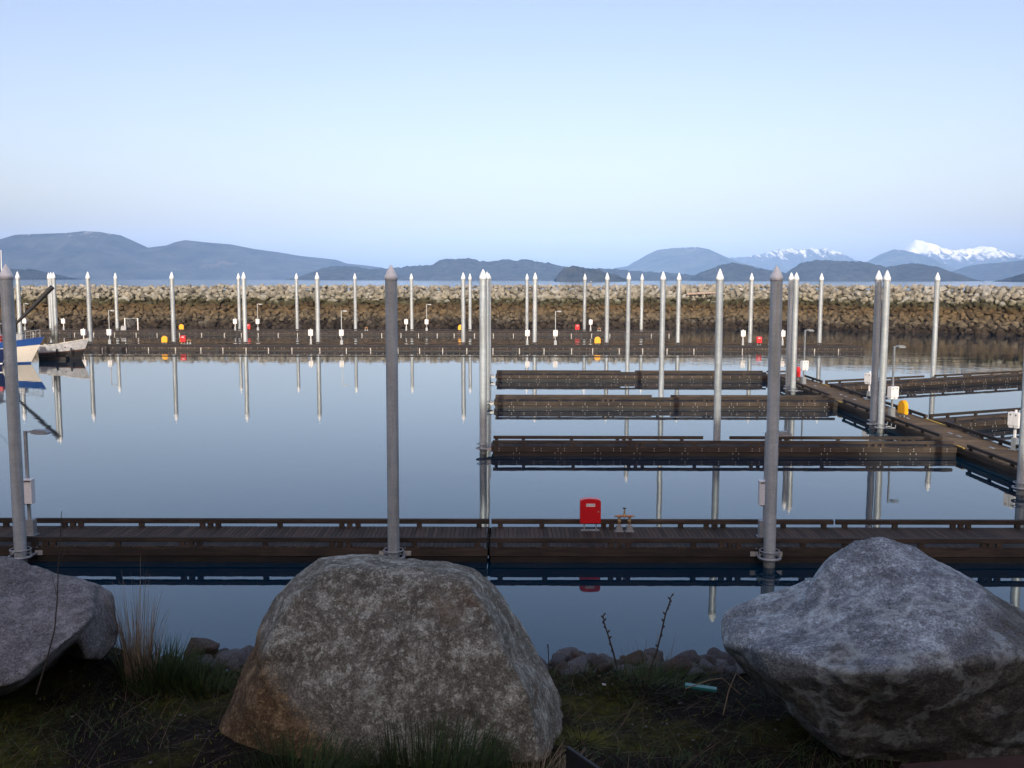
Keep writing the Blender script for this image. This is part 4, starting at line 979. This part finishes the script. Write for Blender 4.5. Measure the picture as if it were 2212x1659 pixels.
listed = [(418,1392,104,4.06,1),(474,1402,66,4.1,0),(522,1398,70,4.1,2),(500,1425,90,4.0,2),(455,1432,84,3.98,0),(420,1430,90,4.0,2),(535,1432,70,4.0,0),(233,1440,90,3.95,2),(275,1420,50,4.1,0),
 (1212,1428,62,4.2,0),(1222,1452,60,4.1,2),(1246,1438,86,4.1,2),(1235,1462,70,4.0,0),(1282,1420,52,4.3,2),(1300,1446,70,4.1,2),(1330,1434,56,4.2,0),(1352,1450,80,4.1,0),(1373,1410,60,4.2,1),(1345,1420,40,4.3,1),
 (1415,1440,70,4.15,0),(1455,1428,62,4.2,2),(1440,1452,80,4.05,0),(1488,1424,74,4.2,0),(1495,1450,80,4.05,2),(1540,1420,70,4.2,0),(1548,1448,90,4.05,2),(1575,1425,60,4.15,0),(1585,1455,70,4.0,0),(1262,1412,34,4.4,1),(1400,1420,38,4.3,2),(1520,1410,40,4.3,1),
 (590,1420,60,4.2,0),(1650,1440,80,4.1,0),(300,1445,60,4.0,1),(385,1440,70,4.0,0)]
for (px_, py_, s_, y_, k_) in listed:
    q = P(px_, py_, Y=y_); q.z = min(q.z, ground_h(q.x, q.y)+s_/FPX*y_*0.62); sz = s_/FPX*(y_+0.2)*1.12
    o = link_mesh('rock', soft[rr.randrange(3)*3+k_], rip, q-Vector((0, 4.2, 7.3))+Vector((0, sz*0.2, -sz*0.12))); o.scale = (sz, sz*rr.uniform(.8, 1), sz*rr.uniform(.75, .95)); o.rotation_euler = (rr.uniform(-.5, .5), rr.uniform(-.5, .5), rr.uniform(0, 6.3))
for _ in range(110):
    x = rr.uniform(-2.2, 2.2); y = rr.uniform(3.93, 4.5); sz = rr.uniform(0.09, 0.2)
    o = link_mesh('rock', soft[rr.randrange(9)], rip, (x, y-4.2, ground_h(x, y)-7.3+sz*0.22)); o.scale = (sz, sz*rr.uniform(.75, 1), sz*rr.uniform(.7, .95)); o.rotation_euler = (rr.uniform(-.6, .6), rr.uniform(-.6, .6), rr.uniform(0, 6.3))
st = MB()
low_v = [([v_.co.copy() for v_ in me.vertices], [tuple(p.vertices) for p in me.polygons]) for me in [hull_mesh('rock', None, 500+i, 14) for i in range(6)]]
for _ in range(1500):
    x = rr.uniform(-14, 14); y = rr.uniform(4.35, 17); sz = rr.uniform(0.18, 0.5)*(1+(y-4.3)*0.06)
    e = Euler((rr.uniform(0, 6), rr.uniform(0, 6), rr.uniform(0, 6))); vv, ff = low_v[rr.randrange(6)]
    Mx = Matrix.Translation((x, y-4.2, ground_h(x, y)-7.3-sz*0.1)) @ e.to_matrix().to_4x4() @ Matrix.Scale(sz, 4)
    st.add([Mx @ v_ for v_ in vv], ff)
st.build('rock', S_rr[0], rip, kind='stuff')

# ------------------------------------------------------------ plants and litter
def leaf_mat(name, a_, b_):
    m, nt, bs = new_mat(name); c = mix(nt, a_, b_, rnd(nt)); nt.links.new(c, bs.inputs['Base Color'])
    bs.inputs['Roughness'].default_value = 0.7; bs.inputs['Specular IOR Level'].default_value = 0.25
    return m
M['grass'] = leaf_mat('green_grass', (0.015, 0.035, 0.012), (0.06, 0.10, 0.03))
M['straw'] = leaf_mat('dry_straw', (0.13, 0.10, 0.065), (0.36, 0.29, 0.20))
M['olive'] = leaf_mat('olive_moss', (0.04, 0.045, 0.006), (0.15, 0.16, 0.02))
M['twig'] = simple('twig_bark', (0.06, 0.045, 0.035), 0.8, var=0.3, scale=60)
M['dead'] = leaf_mat('dead_stems', (0.04, 0.028, 0.018), (0.16, 0.11, 0.07))
def blade(mb, base, h, lean, az, w, bend=0.5, n=4):
    d = Vector((math.cos(az), math.sin(az), 0)); s = Vector((-math.sin(az+0.6), math.cos(az+0.6), 0)); b0 = len(mb.v)
    for i in range(n+1):
        t = i/n; c = base + d*(lean*t + bend*lean*t*t) + Vector((0, 0, h*(t - 0.12*bend*t*t)))
        ww = w*(1-t)**0.7*0.5 + 0.0002
        mb.v += [tuple(c - s*ww), tuple(c + s*ww)]
    for i in range(n): mb.f.append((b0+2*i, b0+2*i+1, b0+2*i+3, b0+2*i+2)); mb.sm.append(True)
def gz(x, y): return ground_h(x, y)
def tuft(px_, py_, n, h, spread, mat, label, name='grass_tuft', w=0.004, lean=0.12, seed=0, Y=None, upright=1.0, cat='grass'):
    rr = random.Random(seed); q = P(px_, py_, z=7.37) if Y is None else P(px_, py_, Y=Y); mb = MB()
    for _ in range(n):
        a_ = rr.uniform(0, 6.283); r_ = spread*math.sqrt(rr.random()); x, y = r_*math.cos(a_), r_*math.sin(a_)*0.7
        hh = h*rr.uniform(0.45, 1.0)*(1-0.4*(r_/spread))
        blade(mb, Vector((x, y, gz(q.x+x, q.y+y)-q.z-0.01)), hh, lean*rr.uniform(0.1, 1.0)*hh/h/upright, a_+rr.uniform(-0.7, 0.7), w*rr.uniform(0.6, 1.3), rr.uniform(0.2, 1.3))
    o = mb.build(name, mat, None, q); return tag(o, label, cat, None)
tuft(345, 1478, 650, 0.25, 0.15, M['grass'], 'dense dark green grass tuft right of the left boulder', seed=1)
tuft(425, 1490, 380, 0.19, 0.14, M['grass'], 'lower green grass tuft below the brown rock at left', seed=2)
tuft(300, 1480, 190, 0.66, 0.06, M['straw'], 'tall clump of pale dry grass stalks right of the left boulder', 'dry_grass', w=0.003, lean=0.10, seed=3, cat='dry grass')
tuft(930, 1684, 1100, 0.31, 0.24, M['grass'], 'dark green grass growing in front of the central boulder', seed=4, w=0.0035, Y=3.02)
tuft(650, 1684, 600, 0.21, 0.20, M['grass'], 'thin green grass at the lower left foot of the central boulder', seed=5, w=0.003, Y=3.03)
tuft(1150, 1684, 190, 0.18, 0.14, M['straw'], 'straw coloured grass at the right foot of the central boulder', 'dry_grass', seed=6, w=0.0026, Y=3.03, cat='dry grass')
tuft(1385, 1478, 700, 0.12, 0.26, M['grass'], 'low green grass along the rocks between the two big boulders', seed=7, w=0.003)
tuft(1395, 1445, 34, 0.30, 0.12, M['straw'], 'sparse thin dry stalks above the rocks between the big boulders', 'dry_grass', seed=8, w=0.0018, lean=0.06, cat='dry grass')
tuft(2040, 1290, 26, 0.48, 0.10, M['straw'], 'faint dry stalks standing behind the right-hand boulder', 'dry_grass', seed=9, w=0.002, lean=0.05, Y=4.15, cat='dry grass')
tuft(2120, 1660, 160, 0.16, 0.22, M['straw'], 'dry straw lying against the foot of the right-hand boulder', 'dry_grass', seed=10, w=0.0025, cat='dry grass')
tuft(1255, 1620, 300, 0.05, 0.06, M['olive'], 'bright olive moss cushion right of the central boulder', 'moss_cushion', seed=11, w=0.004, cat='moss')
tuft(620, 1240, 9, 0.35, 0.16, M['straw'], 'few thin dry stalks behind the left shoulder of the central boulder', 'dry_grass', seed=12, w=0.002, lean=0.1, Y=4.1, cat='dry grass')
def stem_thing(name, pts, rads, mat, label, cat, buds=0, seed=0, side=()):
    rr = random.Random(seed); mb = MB(); base = pts[0]
    L = [p-base for p in pts]; mb.tube(L, rads, 6)
    for k in range(buds):
        t = (0.25+0.75*k/max(1, buds-1))*(len(L)-1); i = min(int(t), len(L)-2); c = L[i].lerp(L[i+1], t-i)
        dr = Vector((rr.choice((-1, 1))*0.010, rr.uniform(-.004, .004), 0.012)); mb.tube([c, c+dr*0.6, c+dr], [0.0025, 0.0042, 0.001], 5)
    for (i, v_, r_) in side: mb.tube([L[i], L[i]+v_*0.5, L[i]+v_], [r_, r_*0.7, r_*0.3], 5)
    return tag(mb.build(name, mat, None, base), label, cat)
def pth(lst, Y_): return [P(a_, b_, Y=Y_) for a_, b_ in lst]
stem_thing('twig', pth([(1333,1445),(1325,1410),(1313,1370),(1305,1345),(1303,1330)], 4.0), [0.0042, 0.0038, 0.0032, 0.0026, 0.002], M['twig'], 'bare dark budded twig leaning left above the rocks, the shorter one', 'twig', 9, 1)
stem_thing('twig', pth([(1400,1455),(1418,1410),(1430,1360),(1438,1325),(1445,1305),(1450,1288)], 3.95), [0.004, 0.0038, 0.0032, 0.003, 0.0024, 0.0018], M['twig'], 'taller bare budded twig leaning right toward the right-hand boulder', 'twig', 10, 2)
stem_thing('twig', pth([(1186,1442),(1184,1400),(1183,1392)], 4.1), [0.002, 0.0022, 0.0035], M['twig'], 'short dark stem with a knob beside the right slope of the central boulder', 'twig', 0, 3)
stem_thing('twig', pth([(78,1500),(100,1430),(118,1360),(124,1290),(126,1220),(130,1165),(133,1105)], 3.2), [0.003, 0.0027, 0.0024, 0.002, 0.0017, 0.0013, 0.001], M['twig'], 'long thin bare stem rising in front of the left boulder', 'twig', 0, 4,
    side=((4, Vector((0.03, 0, 0.06)), 0.0012), (5, Vector((0.02, 0, 0.05)), 0.001), (3, Vector((-0.02, 0, 0.10)), 0.0012)))
for k, (pts_, lab) in enumerate(((([(1620,1480),(1590,1455),(1575,1490),(1562,1545)]), 'bent pale dead stem arching beside the right-hand boulder'), ([(1600,1500),(1560,1465),(1530,1470),(1480,1488)], 'pale dead stem lying over the green plastic scrap'), ([(1590,1510),(1640,1560),(1700,1600),(1740,1640)], 'long pale dead stem trailing down right under the boulder overhang'))):
    stem_thing('dead_stem', pth(pts_, 3.45+0.05*k), [0.003, 0.003, 0.0028, 0.002], M['straw'], lab, 'dead stem')
def slab(name, a_, b_, w_, th, mat, label, cat, up=0.02):
    d = (b_-a_); L_ = d.length; d.normalize(); s = d.cross(Vector((0, 0, 1))).normalized(); u = s.cross(d)
    mb = MB(); Mx = Matrix((d, s, u)).transposed().to_4x4(); mb.bar(0, L_, -w_/2, w_/2, -th/2, th/2, min(th, w_)*0.15); mb.v = [tuple(Mx @ Vector(v_)) for v_ in mb.v]
    return tag(mb.build(name, mat, None, a_), label, cat)
slab('plastic_scrap', P(1480, 1480, Y=3.75), P(1548, 1490, Y=3.72), 0.028, 0.012, simple('teal_plastic', (0.03, 0.22, 0.20), 0.4), 'torn teal green plastic scrap on the ground between the big boulders', 'litter')
slab('paper_scrap', P(1301, 1478, Y=3.85), P(1309, 1479, Y=3.85), 0.012, 0.004, M['white'], 'tiny white scrap on the soil below the bank rocks', 'litter')
slab('steel_bracket', P(1226, 1652, Y=2.95), P(1300, 1705, Y=2.80), 0.012, 0.12, M['rubber'], 'dark steel plate corner poking up at the bottom edge', 'bracket')
slab('timber_curb', P(1960, 1685, Y=2.85), P(2480, 1644, Y=2.95), 0.10, 0.06, simple('reddish_timber', (0.06, 0.035, 0.028), 0.9), 'reddish timber curb in the bottom right corner', 'timber')
# ground cover: short dead stems, pebbles, tiny grass
rr = random.Random(77); gcov = MB(); grs = MB(); peb = MB(); ol = MB()
for _ in range(16000):
    x, y = rr.uniform(-2.4, 2.4), rr.uniform(2.7, 4.25); 
    k = noise.noise(Vector((x*1.5, y*1.5, 9)))
    z = gz(x, y)-0.004
    if rr.random() < 0.45+k: blade(grs, Vector((x, y, z)), rr.uniform(0.015, 0.06), rr.uniform(0.01, 0.04), rr.uniform(0, 6.3), 0.003, 1, 3)
    elif rr.random() < 0.4: blade(ol, Vector((x, y, z)), rr.uniform(0.006, 0.02), rr.uniform(0.005, 0.015), rr.uniform(0, 6.3), 0.005, 1, 2)
for _ in range(2600):
    x, y = rr.uniform(-2.4, 2.4), rr.uniform(2.7, 4.2); z = gz(x, y)
    blade(gcov, Vector((x, y, z)), rr.uniform(0.004, 0.07), rr.uniform(0.04, 0.14), rr.uniform(0, 6.3), rr.uniform(0.0015, 0.003), rr.uniform(-0.3, 0.8), 4)
for _ in range(260):
    x, y = rr.uniform(-2.4, 2.4), rr.uniform(2.8, 4.2); s_ = rr.uniform(0.003, 0.011); vv, ff = low_v[rr.randrange(6)]
    Mx = Matrix.Translation((x, y, gz(x, y)+s_*0.2)) @ Matrix.Scale(s_*1.6, 4); peb.add([Mx @ v_ for v_ in vv], ff)
grs.build('short_grass', M['grass'], kind='stuff'); gcov.build('dead_stems', M['dead'], kind='stuff'); ol.build('moss', M['olive'], kind='stuff'); peb.build('pebbles', S_rr[2], kind='stuff')

for o in bpy.data.objects:
    if 'label' in o and len(o['label'].split()) > 16: print('LONG', len(o['label'].split()), o['label'])
